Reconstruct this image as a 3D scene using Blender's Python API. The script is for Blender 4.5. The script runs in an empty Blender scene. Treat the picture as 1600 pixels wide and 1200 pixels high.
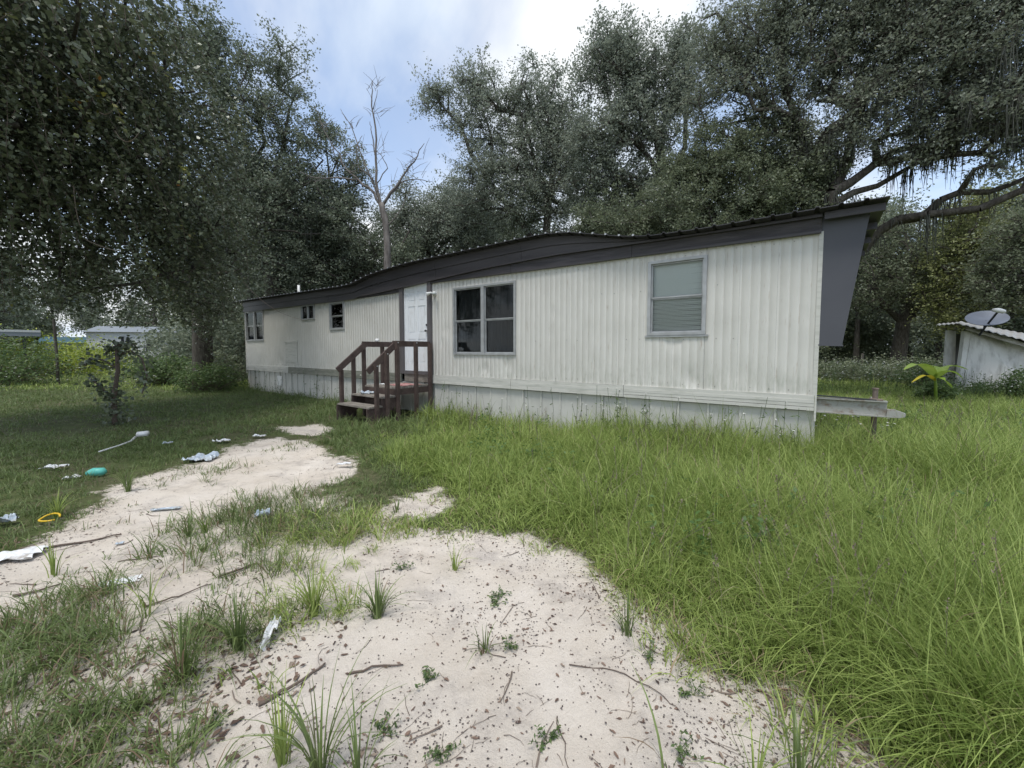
import bpy, math, random
import numpy as np
from mathutils import Vector, Matrix
R = math.radians
rng = np.random.default_rng(7)
random.seed(7)
scene = bpy.context.scene
COL = scene.collection

# ------------------------------------------------------------------ camera
F, PITCH, PY, EYE = 620.0, R(3.2), 581.0, 1.55
cam_data = bpy.data.cameras.new('camera')
cam = bpy.data.objects.new('camera', cam_data)
COL.objects.link(cam)
cam.location = (0, 0, EYE)
cam.rotation_euler = (math.pi / 2 - PITCH, 0, 0)
cam_data.sensor_width = 36.0
cam_data.lens = 36.0 * F / 1600.0
cam_data.shift_y = -(600.0 - PY) / 1600.0
cam_data.clip_start = 0.05
cam_data.clip_end = 2000
scene.camera = cam

# ------------------------------------------------------------------ light
SUN_EL, SUN_AZ = R(68), R(200)          # azimuth clockwise from +Y
world = bpy.data.worlds.new('World')
scene.world = world
world.use_nodes = True
nt = world.node_tree
nt.nodes.clear()
def wn(t, **k):
    n = nt.nodes.new(t)
    for a, b in k.items():
        setattr(n, a, b)
    return n
wl = nt.links.new
wout = wn('ShaderNodeOutputWorld')
sky = wn('ShaderNodeTexSky', sky_type='NISHITA')
sky.sun_disc = False
sky.sun_elevation = SUN_EL
sky.sun_rotation = SUN_AZ
bg_sky = wn('ShaderNodeBackground')
bg_sky.inputs[1].default_value = 0.14
wl(sky.outputs[0], bg_sky.inputs[0])
tc = wn('ShaderNodeTexCoord')
sep = wn('ShaderNodeSeparateXYZ')
wl(tc.outputs['Generated'], sep.inputs[0])
zm = wn('ShaderNodeMath', operation='ADD'); zm.inputs[1].default_value = 0.28
ab = wn('ShaderNodeMath', operation='ABSOLUTE')
wl(sep.outputs[2], ab.inputs[0]); wl(ab.outputs[0], zm.inputs[0])
dx = wn('ShaderNodeMath', operation='DIVIDE'); dy = wn('ShaderNodeMath', operation='DIVIDE')
wl(sep.outputs[0], dx.inputs[0]); wl(zm.outputs[0], dx.inputs[1])
wl(sep.outputs[1], dy.inputs[0]); wl(zm.outputs[0], dy.inputs[1])
cmb = wn('ShaderNodeCombineXYZ')
wl(dx.outputs[0], cmb.inputs[0]); wl(dy.outputs[0], cmb.inputs[1])
nz = wn('ShaderNodeTexNoise')
nz.inputs['Scale'].default_value = 1.25
nz.inputs['Detail'].default_value = 7
nz.inputs['Roughness'].default_value = 0.5
nz.inputs['Distortion'].default_value = 0.35
mpw = wn('ShaderNodeMapping')
mpw.inputs['Location'].default_value = (3.1, 1.7, 0.4)
mpw.inputs['Rotation'].default_value = (0, 0, 0.7)
mpw.inputs['Scale'].default_value = (1.0, 0.7, 1.0)
wl(cmb.outputs[0], mpw.inputs[0]); wl(mpw.outputs[0], nz.inputs['Vector'])
cr = wn('ShaderNodeValToRGB')
cr.color_ramp.elements[0].position = 0.40; cr.color_ramp.elements[0].color = (0.25, 0.25, 0.25, 1)
cr.color_ramp.elements[1].position = 0.53; cr.color_ramp.elements[1].color = (1, 1, 1, 1)
wl(nz.outputs[0], cr.inputs[0])
nz2 = wn('ShaderNodeTexNoise')
nz2.inputs['Scale'].default_value = 2.1
nz2.inputs['Detail'].default_value = 8
wl(mpw.outputs[0], nz2.inputs['Vector'])
cr2 = wn('ShaderNodeValToRGB')
cr2.color_ramp.elements[0].position = 0.40; cr2.color_ramp.elements[0].color = (0.72, 0.81, 0.93, 1)
cr2.color_ramp.elements[1].position = 0.56; cr2.color_ramp.elements[1].color = (0.92, 0.95, 0.98, 1)
wl(nz2.outputs[0], cr2.inputs[0])
bg_cl = wn('ShaderNodeBackground')
bg_cl.inputs[1].default_value = 0.66
wl(cr2.outputs[0], bg_cl.inputs[0])
mxw = wn('ShaderNodeMixShader')
wl(cr.outputs[0], mxw.inputs[0]); wl(bg_sky.outputs[0], mxw.inputs[1]); wl(bg_cl.outputs[0], mxw.inputs[2])
wl(mxw.outputs[0], wout.inputs[0])

sun_d = bpy.data.lights.new('sun', 'SUN')
sun_d.energy = 1.5
sun_d.angle = R(16)
sun_d.color = (1.0, 0.97, 0.92)
sun = bpy.data.objects.new('sun', sun_d)
COL.objects.link(sun)
sd = Vector((math.sin(SUN_AZ) * math.cos(SUN_EL), math.cos(SUN_AZ) * math.cos(SUN_EL), math.sin(SUN_EL)))
sun.rotation_euler = sd.to_track_quat('Z', 'Y').to_euler()
sun.location = (0, 0, 30)
scene.view_settings.view_transform = 'Standard'
scene.view_settings.look = 'None'
scene.view_settings.exposure = 0.80
scene.view_settings.gamma = 1
scene.view_settings.use_curve_mapping = False
scene.render.engine = 'CYCLES'
scene.cycles.max_bounces = 6
scene.cycles.diffuse_bounces = 3
scene.cycles.glossy_bounces = 2
scene.cycles.transmission_bounces = 4
scene.cycles.transparent_max_bounces = 8
scene.cycles.use_denoising = True

# ------------------------------------------------------------------ measuring helpers
def ray(x, y):
    cx = (x - 800) / F; cy = (PY - y) / F
    return np.array([cx, math.cos(PITCH) + cy * math.sin(PITCH), -math.sin(PITCH) + cy * math.cos(PITCH)])
def gpt(x, y, z=0.0):
    d = ray(x, y); k = (z - EYE) / d[2]
    return np.array([d[0] * k, d[1] * k, z])
def dpt(x, y, Y):
    d = ray(x, y) * (Y / ray(x, y)[1])
    return np.array([d[0], d[1], d[2] + EYE])

# ------------------------------------------------------------------ numpy noise
_perm = np.random.default_rng(3).random((256, 256))
def vnoise(x, y):
    xi = np.floor(x).astype(int); yi = np.floor(y).astype(int)
    fx = x - xi; fy = y - yi
    fx = fx * fx * (3 - 2 * fx); fy = fy * fy * (3 - 2 * fy)
    g = lambda a, b: _perm[a & 255, b & 255]
    return (g(xi, yi) * (1 - fx) + g(xi + 1, yi) * fx) * (1 - fy) + (g(xi, yi + 1) * (1 - fx) + g(xi + 1, yi + 1) * fx) * fy
def fbm(x, y, o=4):
    s = 0; a = 0.5
    for i in range(o):
        s = s + a * vnoise(x * 2 ** i + 13.7 * i, y * 2 ** i + 7.1 * i); a *= 0.5
    return s

# ------------------------------------------------------------------ materials
def mat(name, col, rough=0.8, col2=None, scale=8.0, bump=0.0, bscale=40.0, spec=0.3, metal=0.0, attr=None,
        stretch=None, detail=6, c_lo=0.35, c_hi=0.65, trans=0.0, extra=None):
    m = bpy.data.materials.new(name); m.use_nodes = True
    t = m.node_tree; n = t.nodes; l = t.links
    p = n['Principled BSDF']
    p.inputs['Base Color'].default_value = (*col, 1)
    p.inputs['Roughness'].default_value = rough
    p.inputs['Specular IOR Level'].default_value = spec
    p.inputs['Metallic'].default_value = metal
    vec = None
    if col2 is not None or bump:
        tcn = n.new('ShaderNodeTexCoord'); mp = n.new('ShaderNodeMapping')
        l.new(tcn.outputs['Object'], mp.inputs[0]); vec = mp.outputs[0]
        if stretch: mp.inputs['Scale'].default_value = stretch
    if col2 is not None:
        r = n.new('ShaderNodeValToRGB')
        if attr:
            a = n.new('ShaderNodeAttribute'); a.attribute_name = attr
            l.new(a.outputs['Fac'], r.inputs[0])
        else:
            z = n.new('ShaderNodeTexNoise'); z.inputs['Scale'].default_value = scale; z.inputs['Detail'].default_value = detail
            l.new(vec, z.inputs['Vector']); l.new(z.outputs[0], r.inputs[0])
        r.color_ramp.elements[0].position = c_lo; r.color_ramp.elements[0].color = (*col, 1)
        r.color_ramp.elements[1].position = c_hi; r.color_ramp.elements[1].color = (*col2, 1)
        if extra:
            for pos, c in extra:
                e = r.color_ramp.elements.new(pos); e.color = (*c, 1)
        l.new(r.outputs[0], p.inputs['Base Color'])
        m['ramp'] = 1
    if bump:
        z = n.new('ShaderNodeTexNoise'); z.inputs['Scale'].default_value = bscale; z.inputs['Detail'].default_value = 5
        b = n.new('ShaderNodeBump'); b.inputs['Strength'].default_value = bump; b.inputs['Distance'].default_value = 0.02
        l.new(vec, z.inputs['Vector']); l.new(z.outputs[0], b.inputs['Height']); l.new(b.outputs[0], p.inputs['Normal'])
    if trans:
        tr = n.new('ShaderNodeBsdfTranslucent'); mx = n.new('ShaderNodeMixShader'); mx.inputs[0].default_value = trans
        o = n['Material Output']
        if col2 is not None: l.new(r.outputs[0], tr.inputs[0])
        else: tr.inputs[0].default_value = (*col, 1)
        l.new(p.outputs[0], mx.inputs[1]); l.new(tr.outputs[0], mx.inputs[2]); l.new(mx.outputs[0], o.inputs[0])
    return m

def stained(m, dirt, scale=(1.0, 1.0, 0.25), lo=0.5, hi=0.72, amount=0.6, nscale=3.0, zfade=None):
    """weather stains over the base colour of m"""
    t = m.node_tree; n = t.nodes; l = t.links; p = n['Principled BSDF']
    tcn = n.new('ShaderNodeTexCoord'); mp = n.new('ShaderNodeMapping'); mp.inputs['Scale'].default_value = scale
    l.new(tcn.outputs['Object'], mp.inputs[0])
    z = n.new('ShaderNodeTexNoise'); z.inputs['Scale'].default_value = nscale; z.inputs['Detail'].default_value = 8; z.inputs['Roughness'].default_value = 0.62
    l.new(mp.outputs[0], z.inputs['Vector'])
    r = n.new('ShaderNodeMapRange'); r.inputs[1].default_value = lo; r.inputs[2].default_value = hi; r.inputs[4].default_value = amount
    l.new(z.outputs[0], r.inputs[0])
    fac = r.outputs[0]
    if zfade:
        sx = n.new('ShaderNodeSeparateXYZ'); l.new(tcn.outputs['Object'], sx.inputs[0])
        mr = n.new('ShaderNodeMapRange'); mr.inputs[1].default_value = zfade[0]; mr.inputs[2].default_value = zfade[1]
        mr.inputs[3].default_value = zfade[2]; mr.inputs[4].default_value = zfade[3]
        l.new(sx.outputs[2], mr.inputs[0])
        mm = n.new('ShaderNodeMath'); mm.operation = 'MULTIPLY'; l.new(mr.outputs[0], mm.inputs[0]); l.new(fac, mm.inputs[1]); fac = mm.outputs[0]
    mx = n.new('ShaderNodeMix'); mx.data_type = 'RGBA'
    bc = p.inputs['Base Color']
    if bc.is_linked: l.new(bc.links[0].from_socket, mx.inputs[6])
    else: mx.inputs[6].default_value = bc.default_value
    mx.inputs[7].default_value = (*dirt, 1)
    l.new(fac, mx.inputs[0]); l.new(mx.outputs[2], bc)
    return m

M = {}
M['siding'] = stained(stained(stained(mat('painted_siding', (0.60, 0.585, 0.535), 0.5, (0.64, 0.625, 0.575), 1.6, 0.06, 5.0, spec=0.35),
                      (0.30, 0.29, 0.25), (1.2, 1.2, 0.22), 0.52, 0.80, 0.22, 5.0),
                      (0.22, 0.25, 0.17), (6, 6, 1.2), 0.46, 0.7, 0.45, 4.0, (0.95, 1.5, 1.0, 0.0)), (0.27, 0.17, 0.10), (7, 7, 0.7), 0.60, 0.74, 0.55, 4.0)
M['belt'] = stained(mat('belt_trim_paint', (0.56, 0.55, 0.50), 0.55, bump=0.1), (0.26, 0.27, 0.22), (1, 1, 6), 0.48, 0.72, 0.5, 2.5)
M['belt_old'] = stained(mat('weathered_belt_trim', (0.25, 0.25, 0.21), 0.7, bump=0.1), (0.10, 0.11, 0.08), (1, 1, 4), 0.42, 0.7, 0.7, 3.0)
M['skirt'] = stained(mat('skirting_paint', (0.56, 0.55, 0.505), 0.6, (0.50, 0.49, 0.45), 2.0), (0.22, 0.23, 0.17), (2, 2, 0.6), 0.50, 0.78, 0.35, 3.0)
M['fascia'] = mat('dark_fascia_paint', (0.045, 0.041, 0.044), 0.42, (0.068, 0.062, 0.065), 1.5, 0.25, 6.0, spec=0.4, stretch=(0.5, 1, 5))
M['fascia_low'] = mat('lower_fascia_board', (0.085, 0.078, 0.083), 0.6, (0.05, 0.046, 0.05), 3, 0.4, 14.0, stretch=(0.6, 1, 6))
M['fin'] = mat('grey_end_panel', (0.078, 0.080, 0.092), 0.55, (0.092, 0.094, 0.106), 1.2, 0.1, 3)
M['roof'] = mat('dark_metal_roof', (0.035, 0.033, 0.037), 0.45, (0.05, 0.047, 0.05), 2, spec=0.5)
M['rib'] = mat('bare_metal_edge', (0.45, 0.46, 0.48), 0.4, metal=0.3)
M['frame_grey'] = mat('door_frame_paint', (0.10, 0.093, 0.095), 0.6, (0.13, 0.12, 0.12), 4, 0.2, 30, stretch=(2, 2, 0.4))
M['door'] = stained(mat('white_door_paint', (0.78, 0.80, 0.81), 0.45), (0.35, 0.33, 0.28), (3, 3, 1), 0.5, 0.8, 0.5, 3)
M['alu'] = mat('window_aluminium', (0.42, 0.43, 0.43), 0.42, (0.34, 0.345, 0.34), 9, spec=0.4, metal=0.35)
M['white'] = mat('white_plastic', (0.70, 0.70, 0.68), 0.4)
M['blind'] = mat('white_blind_slat', (0.86, 0.87, 0.86), 0.5)
M['curtain'] = mat('dark_curtain', (0.010, 0.012, 0.014), 0.95, (0.022, 0.025, 0.028), 3, 0.5, 5, stretch=(6, 1, 0.5))
M['inside'] = mat('dark_room', (0.05, 0.05, 0.05), 0.9)
M['brown'] = stained(mat('brown_painted_wood', (0.058, 0.039, 0.034), 0.65, (0.095, 0.068, 0.058), 6, 0.5, 30, stretch=(1, 1, 1)), (0.15, 0.12, 0.10), (5, 5, 5), 0.55, 0.75, 0.6, 4)
M['greywood'] = mat('weathered_deck_board', (0.30, 0.275, 0.235), 0.85, (0.16, 0.14, 0.12), 5, 0.6, 30, stretch=(1, 6, 1))
M['steel'] = stained(mat('grey_painted_steel', (0.33, 0.33, 0.30), 0.55, bump=0.15), (0.16, 0.10, 0.06), (3, 3, 3), 0.5, 0.68, 0.8, 3)
M['rust'] = mat('rusty_steel', (0.13, 0.11, 0.095), 0.85, (0.22, 0.17, 0.13), 12, 0.4, 40)
M['bark'] = mat('oak_bark', (0.060, 0.052, 0.044), 0.95, (0.13, 0.118, 0.10), 6, 0.8, 18, stretch=(3, 3, 0.6), spec=0.1)
M['deadwood'] = mat('dead_wood', (0.22, 0.20, 0.18), 0.9, (0.12, 0.105, 0.095), 5, 0.6, 20, stretch=(3, 3, 0.6), spec=0.1)
def leafmat(name, a, b, extra=None, tr=0.42, rough=0.52, spec=0.55):
    return mat(name, a, rough, b, attr='rnd', c_lo=0.0, c_hi=0.86, spec=spec, trans=tr, extra=extra)
M['oak'] = leafmat('oak_leaf', (0.120, 0.152, 0.102), (0.25, 0.285, 0.20), [(0.97, (0.17, 0.17, 0.09))])
M['oak_pale'] = leafmat('pale_oak_leaf', (0.20, 0.23, 0.175), (0.33, 0.37, 0.29), [(0.97, (0.2, 0.2, 0.12))])
M['oak_mid'] = leafmat('live_oak_leaf', (0.155, 0.182, 0.128), (0.30, 0.33, 0.245), [(0.97, (0.3, 0.31, 0.18))])
M['oak_bright'] = leafmat('green_oak_leaf', (0.12, 0.145, 0.085), (0.24, 0.275, 0.165), [(0.97, (0.18, 0.2, 0.08))])
M['yellowgreen'] = leafmat('yellow_green_leaf', (0.15, 0.18, 0.06), (0.30, 0.32, 0.12), [(0.97, (0.26, 0.24, 0.06))], 0.35)
M['ivy'] = leafmat('ivy_leaf', (0.070, 0.090, 0.052), (0.22, 0.25, 0.155), [(0.955, (0.26, 0.28, 0.09)), (0.985, (0.30, 0.27, 0.05)), (1.0, (0.33, 0.15, 0.04))], 0.2, 0.34, 0.5)
M['shrub'] = leafmat('shrub_leaf', (0.065, 0.11, 0.038), (0.15, 0.22, 0.075), [(0.97, (0.2, 0.22, 0.08))])
M['yellow_weed'] = leafmat('yellow_green_weed', (0.20, 0.27, 0.035), (0.38, 0.45, 0.07), [(0.97, (0.4, 0.4, 0.1))], 0.4)
M['banana'] = mat('banana_leaf', (0.22, 0.33, 0.05), 0.45, (0.30, 0.40, 0.08), 4, trans=0.35)
M['banana_yellow'] = mat('yellowed_banana_leaf', (0.48, 0.40, 0.04), 0.5, trans=0.3)
M['lily'] = mat('lily_leaf', (0.10, 0.19, 0.035), 0.45, (0.16, 0.25, 0.06), 6, trans=0.3)
M['fern'] = leafmat('fern_leaf', (0.07, 0.14, 0.03), (0.13, 0.22, 0.06))
M['moss'] = mat('spanish_moss_strand', (0.11, 0.115, 0.095), 0.9, (0.17, 0.175, 0.15), 3, trans=0.3)
M['grass'] = mat('grass_blade', (0.125, 0.192, 0.036), 0.5, (0.345, 0.425, 0.122), attr='rnd', c_lo=0.0, c_hi=0.62, spec=0.3, trans=0.35,
                 extra=[(0.85, (0.39, 0.46, 0.15)), (0.93, (0.46, 0.43, 0.25)), (1.0, (0.40, 0.31, 0.20))])
M['grass_dark'] = mat('shade_painted_grass_blade', (0.085, 0.125, 0.042), 0.45, (0.19, 0.25, 0.085), attr='rnd', c_lo=0.0, c_hi=0.7, spec=0.35, trans=0.3,
                 extra=[(0.88, (0.18, 0.23, 0.09)), (0.95, (0.27, 0.25, 0.15)), (1.0, (0.24, 0.17, 0.11))])  # darker copy of the grass colour, shade on the left side painted in
M['dry'] = mat('dry_leaf', (0.060, 0.038, 0.030), 0.8, (0.20, 0.135, 0.10), attr='rnd', c_lo=0.0, c_hi=0.8, extra=[(1.0, (0.27, 0.22, 0.17))])
M['flake'] = mat('bark_flake', (0.055, 0.045, 0.042), 0.9, (0.17, 0.14, 0.125), attr='rnd', c_lo=0.0, c_hi=1.0)
M['twig'] = mat('dry_twig', (0.10, 0.075, 0.06), 0.9, (0.23, 0.185, 0.15), attr='rnd', c_lo=0.0, c_hi=1.0)
M['petal'] = mat('white_petal', (0.75, 0.75, 0.70), 0.6)
M['stem'] = mat('green_stem', (0.09, 0.12, 0.045), 0.7)
M['paper'] = stained(mat('white_paper', (0.66, 0.67, 0.67), 0.6, trans=0.0), (0.30, 0.26, 0.21), (6, 6, 6), 0.5, 0.68, 0.8, 2.5)
M['film'] = stained(mat('bluish_plastic_film', (0.30, 0.36, 0.42), 0.3, (0.50, 0.56, 0.61), 12, spec=0.5), (0.28, 0.26, 0.21), (6, 6, 6), 0.48, 0.66, 0.8, 3)
M['teal'] = mat('teal_plastic', (0.11, 0.45, 0.38), 0.35)
M['yellow'] = mat('yellow_plastic', (0.65, 0.42, 0.03), 0.4)
M['pink'] = stained(mat('faded_red_mat', (0.33, 0.13, 0.13), 0.9, bump=0.4, bscale=80), (0.6, 0.5, 0.45), (6, 6, 6), 0.5, 0.62, 0.9, 2)
M['dish'] = mat('grey_dish_paint', (0.17, 0.19, 0.225), 0.5, (0.14, 0.155, 0.185), 3)
M['dark_metal'] = mat('dark_metal', (0.04, 0.042, 0.046), 0.5)
M['shed'] = stained(mat('shed_whitewash', (0.60, 0.59, 0.55), 0.8, (0.66, 0.655, 0.61), 1.5, 0.3, 8), (0.20, 0.19, 0.16), (2, 2, 0.6), 0.47, 0.75, 0.7, 2.5)
M['shed_roof'] = mat('galvanised_sheet', (0.48, 0.48, 0.46), 0.45, (0.28, 0.26, 0.23), 4, metal=0.3)
M['far_white'] = mat('far_trailer_siding', (0.60, 0.61, 0.61), 0.6, (0.52, 0.53, 0.52), 1)
M['far_grey'] = mat('far_trailer_trim', (0.22, 0.24, 0.26), 0.6)
M['blue_tarp'] = mat('blue_tarp', (0.03, 0.08, 0.10), 0.5)
# clear glass, a thin sheet
g = bpy.data.materials.new('window_glass'); g.use_nodes = True
gt = g.node_tree; gt.nodes.clear()
go = gt.nodes.new('ShaderNodeOutputMaterial'); gm = gt.nodes.new('ShaderNodeMixShader')
g1 = gt.nodes.new('ShaderNodeBsdfTransparent'); g1.inputs[0].default_value = (0.90, 0.92, 0.91, 1)
g2 = gt.nodes.new('ShaderNodeBsdfGlossy'); g2.inputs['Roughness'].default_value = 0.04
gf = gt.nodes.new('ShaderNodeFresnel'); gf.inputs[0].default_value = 1.28
gt.links.new(gf.outputs[0], gm.inputs[0]); gt.links.new(g1.outputs[0], gm.inputs[1]); gt.links.new(g2.outputs[0], gm.inputs[2]); gt.links.new(gm.outputs[0], go.inputs[0])
M['glass'] = g

# ------------------------------------------------------------------ object helpers
def tag(o, label=None, cat=None, group=None, kind=None):
    if label: o['label'] = label
    if cat: o['category'] = cat
    if group: o['group'] = group
    if kind: o['kind'] = kind
    return o
def thing(name, label, cat, loc=(0, 0, 0), rotz=0.0, group=None):
    o = bpy.data.objects.new(name, None); COL.objects.link(o)
    o.empty_display_size = 0.2
    o.location = loc; o.rotation_euler = (0, 0, rotz)
    return tag(o, label, cat, group)
def np_mesh(name, V, Q, m, rnd=None, smooth=False):
    """V (n,3); Q (k,4) or (k,3); rnd per face"""
    me = bpy.data.meshes.new(name)
    V = np.asarray(V, dtype=np.float32); Q = np.asarray(Q, dtype=np.int32)
    k, c = Q.shape
    me.vertices.add(len(V)); me.vertices.foreach_set('co', V.ravel())
    me.loops.add(k * c); me.loops.foreach_set('vertex_index', Q.ravel())
    me.polygons.add(k)
    me.polygons.foreach_set('loop_start', np.arange(0, k * c, c, dtype=np.int32))
    try: me.polygons.foreach_set('loop_total', np.full(k, c, dtype=np.int32))
    except Exception: pass
    if smooth: me.polygons.foreach_set('use_smooth', np.ones(k, dtype=bool))
    if rnd is not None:
        a = me.attributes.new('rnd', 'FLOAT', 'FACE'); a.data.foreach_set('value', np.asarray(rnd, dtype=np.float32))
    me.update(calc_edges=True)
    if m: me.materials.append(m)
    return me
def link(name, me, parent=None):
    o = bpy.data.objects.new(name, me); COL.objects.link(o)
    if parent: o.parent = parent
    return o
class MB:
    """collects simple shapes into one mesh"""
    def __init__(s): s.v = []; s.f = []; s.r = []
    def add(s, vs, fs, r=0.5):
        b = len(s.v); s.v += [tuple(map(float, v)) for v in vs]; s.f += [tuple(i + b for i in f) for f in fs]; s.r += [r] * len(fs); return s
    def box(s, a, b):
        x0, y0, z0 = a; x1, y1, z1 = b
        return s.add([(x0, y0, z0), (x1, y0, z0), (x1, y1, z0), (x0, y1, z0), (x0, y0, z1), (x1, y0, z1), (x1, y1, z1), (x0, y1, z1)],
                     [(0, 3, 2, 1), (4, 5, 6, 7), (0, 1, 5, 4), (1, 2, 6, 5), (2, 3, 7, 6), (3, 0, 4, 7)])
    def bar(s, p, q, w, h, up=(0, 0, 1)):
        """rectangular bar from p to q, width w across, height h along up"""
        p = Vector(p); q = Vector(q); d = (q - p).normalized(); u = Vector(up); sd_ = d.cross(u).normalized(); u = sd_.cross(d).normalized()
        vs = []
        for c in (p, q):
            for a, b in ((-1, -1), (1, -1), (1, 1), (-1, 1)):
                vs.append(c + sd_ * (a * w / 2) + u * (b * h / 2))
        return s.add(vs, [(0, 3, 2, 1), (4, 5, 6, 7), (0, 1, 5, 4), (1, 2, 6, 5), (2, 3, 7, 6), (3, 0, 4, 7)])
    def tube(s, pts, rad, n=6, r=0.5, cap=True):
        pts = [Vector(p) for p in pts]
        if not hasattr(rad, '__len__'): rad = [rad] * len(pts)
        rings = []
        prev = None
        for i, p in enumerate(pts):
            d = (pts[min(i + 1, len(pts) - 1)] - pts[max(i - 1, 0)])
            if d.length < 1e-9: d = Vector((0, 0, 1))
            d.normalize()
            a = Vector((0, 0, 1)) if abs(d.z) < 0.9 else Vector((1, 0, 0))
            if prev is not None: a = prev
            x = (a - d * a.dot(d)).normalized(); prev = x; y = d.cross(x)
            rings.append([p + (x * math.cos(2 * math.pi * k / n) + y * math.sin(2 * math.pi * k / n)) * rad[i] for k in range(n)])
        vs = [v for rg in rings for v in rg]; fs = []
        for i in range(len(pts) - 1):
            for k in range(n):
                fs.append((i * n + k, i * n + (k + 1) % n, (i + 1) * n + (k + 1) % n, (i + 1) * n + k))
        if cap:
            fs.append(tuple(range(n - 1, -1, -1))); fs.append(tuple((len(pts) - 1) * n + k for k in range(n)))
        return s.add(vs, fs, r)
    def prism(s, poly, axis, a, b):
        """poly of 2-tuples extruded along axis ('x','y','z') from a to b"""
        def m3(p, c): return {'x': (c, p[0], p[1]), 'y': (p[0], c, p[1]), 'z': (p[0], p[1], c)}[axis]
        n = len(poly); vs = [m3(p, a) for p in poly] + [m3(p, b) for p in poly]
        return s.add(vs, [tuple(range(n - 1, -1, -1)), tuple(range(n, 2 * n))] + [(i, (i + 1) % n, n + (i + 1) % n, n + i) for i in range(n)])
    def mesh(s, name, m, smooth=False, fix=True):
        import bmesh
        me = bpy.data.meshes.new(name); me.from_pydata(s.v, [], s.f)
        if fix:
            bm = bmesh.new(); bm.from_mesh(me); bmesh.ops.recalc_face_normals(bm, faces=bm.faces); bm.to_mesh(me); bm.free()
        a = me.attributes.new('rnd', 'FLOAT', 'FACE'); a.data.foreach_set('value', np.asarray(s.r, dtype=np.float32))
        if smooth: me.polygons.foreach_set('use_smooth', [True] * len(me.polygons))
        me.update(); me.materials.append(m)
        return me
    def build(s, name, m, parent=None, smooth=False):
        return link(name, s.mesh(name, m, smooth), parent)

# ------------------------------------------------------------------ ground
SAND_PX = [(-120, 905), (0, 868), (110, 812), (180, 768), (250, 742), (310, 722), (350, 702), (400, 688), (440, 684), (490, 694), (535, 715),
           (545, 738), (510, 765), (505, 795), (560, 812), (640, 822), (740, 836), (820, 846), (880, 862), (950, 905),
           (1010, 945), (1060, 985), (1150, 1040), (1250, 1082), (1365, 1150), (1470, 1260), (1500, 1420), (1200, 1700), (200, 1700), (-700, 1500), (-500, 1100)]
SAND = np.array([gpt(*p)[:2] for p in SAND_PX])
SAND2 = np.array([gpt(*p)[:2] for p in [(440, 668), (495, 663), (510, 672), (470, 680)]])
SAND3 = np.array([gpt(*p)[:2] for p in [(600, 785), (660, 770), (700, 792), (650, 812), (595, 805)]])
def sdist(poly, X, Y):
    """signed distance, negative inside"""
    inside = np.zeros(X.shape, bool); dmin = np.full(X.shape, 1e9)
    n = len(poly)
    for i in range(n):
        a = poly[i]; b = poly[(i + 1) % n]
        cond = ((a[1] > Y) != (b[1] > Y))
        with np.errstate(divide='ignore', invalid='ignore'):
            xi = (b[0] - a[0]) * (Y - a[1]) / (b[1] - a[1] if b[1] != a[1] else 1e-9) + a[0]
        inside ^= cond & (X < xi)
        ab_ = b - a; t = np.clip(((X - a[0]) * ab_[0] + (Y - a[1]) * ab_[1]) / (ab_ @ ab_), 0, 1)
        dmin = np.minimum(dmin, np.hypot(X - a[0] - t * ab_[0], Y - a[1] - t * ab_[1]))
    return np.where(inside, -dmin, dmin)
def sand_d(X, Y):
    d = np.minimum(sdist(SAND, X, Y), np.minimum(sdist(SAND2, X, Y), sdist(SAND3, X, Y)))
    return d + (fbm(X * 2.3, Y * 2.3, 4) - 0.47) * 0.75 + (fbm(X * 9 + 2, Y * 9, 2) - 0.37) * 0.25
def gz(X, Y):
    r = np.hypot(X, Y)
    z = (fbm(X * 0.5, Y * 0.5, 3) - 0.44) * 0.10 + (fbm(X * 3.1 + 5, Y * 3.1, 3) - 0.44) * 0.035
    z = z + np.clip(fbm(X * 9 + 3, Y * 9, 2) - 0.37, -0.2, 0.05) * 0.03
    return z * np.clip(1.6 - r / 60, 0.1, 1)
_fp = np.random.default_rng(77)
FOOT = np.stack([_fp.uniform(-3.2, 2.2, 150), _fp.uniform(1.3, 6.5, 150), _fp.uniform(0, 3.14, 150), _fp.uniform(0.05, 0.13, 150), _fp.uniform(0.006, 0.020, 150)], -1)
_gz0 = gz
def gz(X, Y):
    z = _gz0(X, Y)
    near = (np.abs(X) < 4.5) & (Y < 7.5) & (Y > 0.8)
    if near.any():
        x = X[near]; y = Y[near]; d = np.zeros(x.shape)
        for fx, fy, fa, fr, fd in FOOT:
            u = (x - fx) * math.cos(fa) + (y - fy) * math.sin(fa); v = -(x - fx) * math.sin(fa) + (y - fy) * math.cos(fa)
            q = (u / fr) ** 2 + (v / (fr * 0.5)) ** 2
            d += fd * (-np.exp(-q) + 0.55 * np.exp(-(q - 2.2) ** 2 / 0.8))
        # two shallow wheel ruts running up the track
        for off in (-0.75, 0.75):
            cx_ = -0.55 - 0.42 * (y - 1.5) + off
            d -= 0.022 * np.exp(-((x - cx_) / 0.16) ** 2)
        z[near] = z[near] + d
    return z
def gz1(x, y): return float(gz(np.array([x]), np.array([y]))[0])

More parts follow.
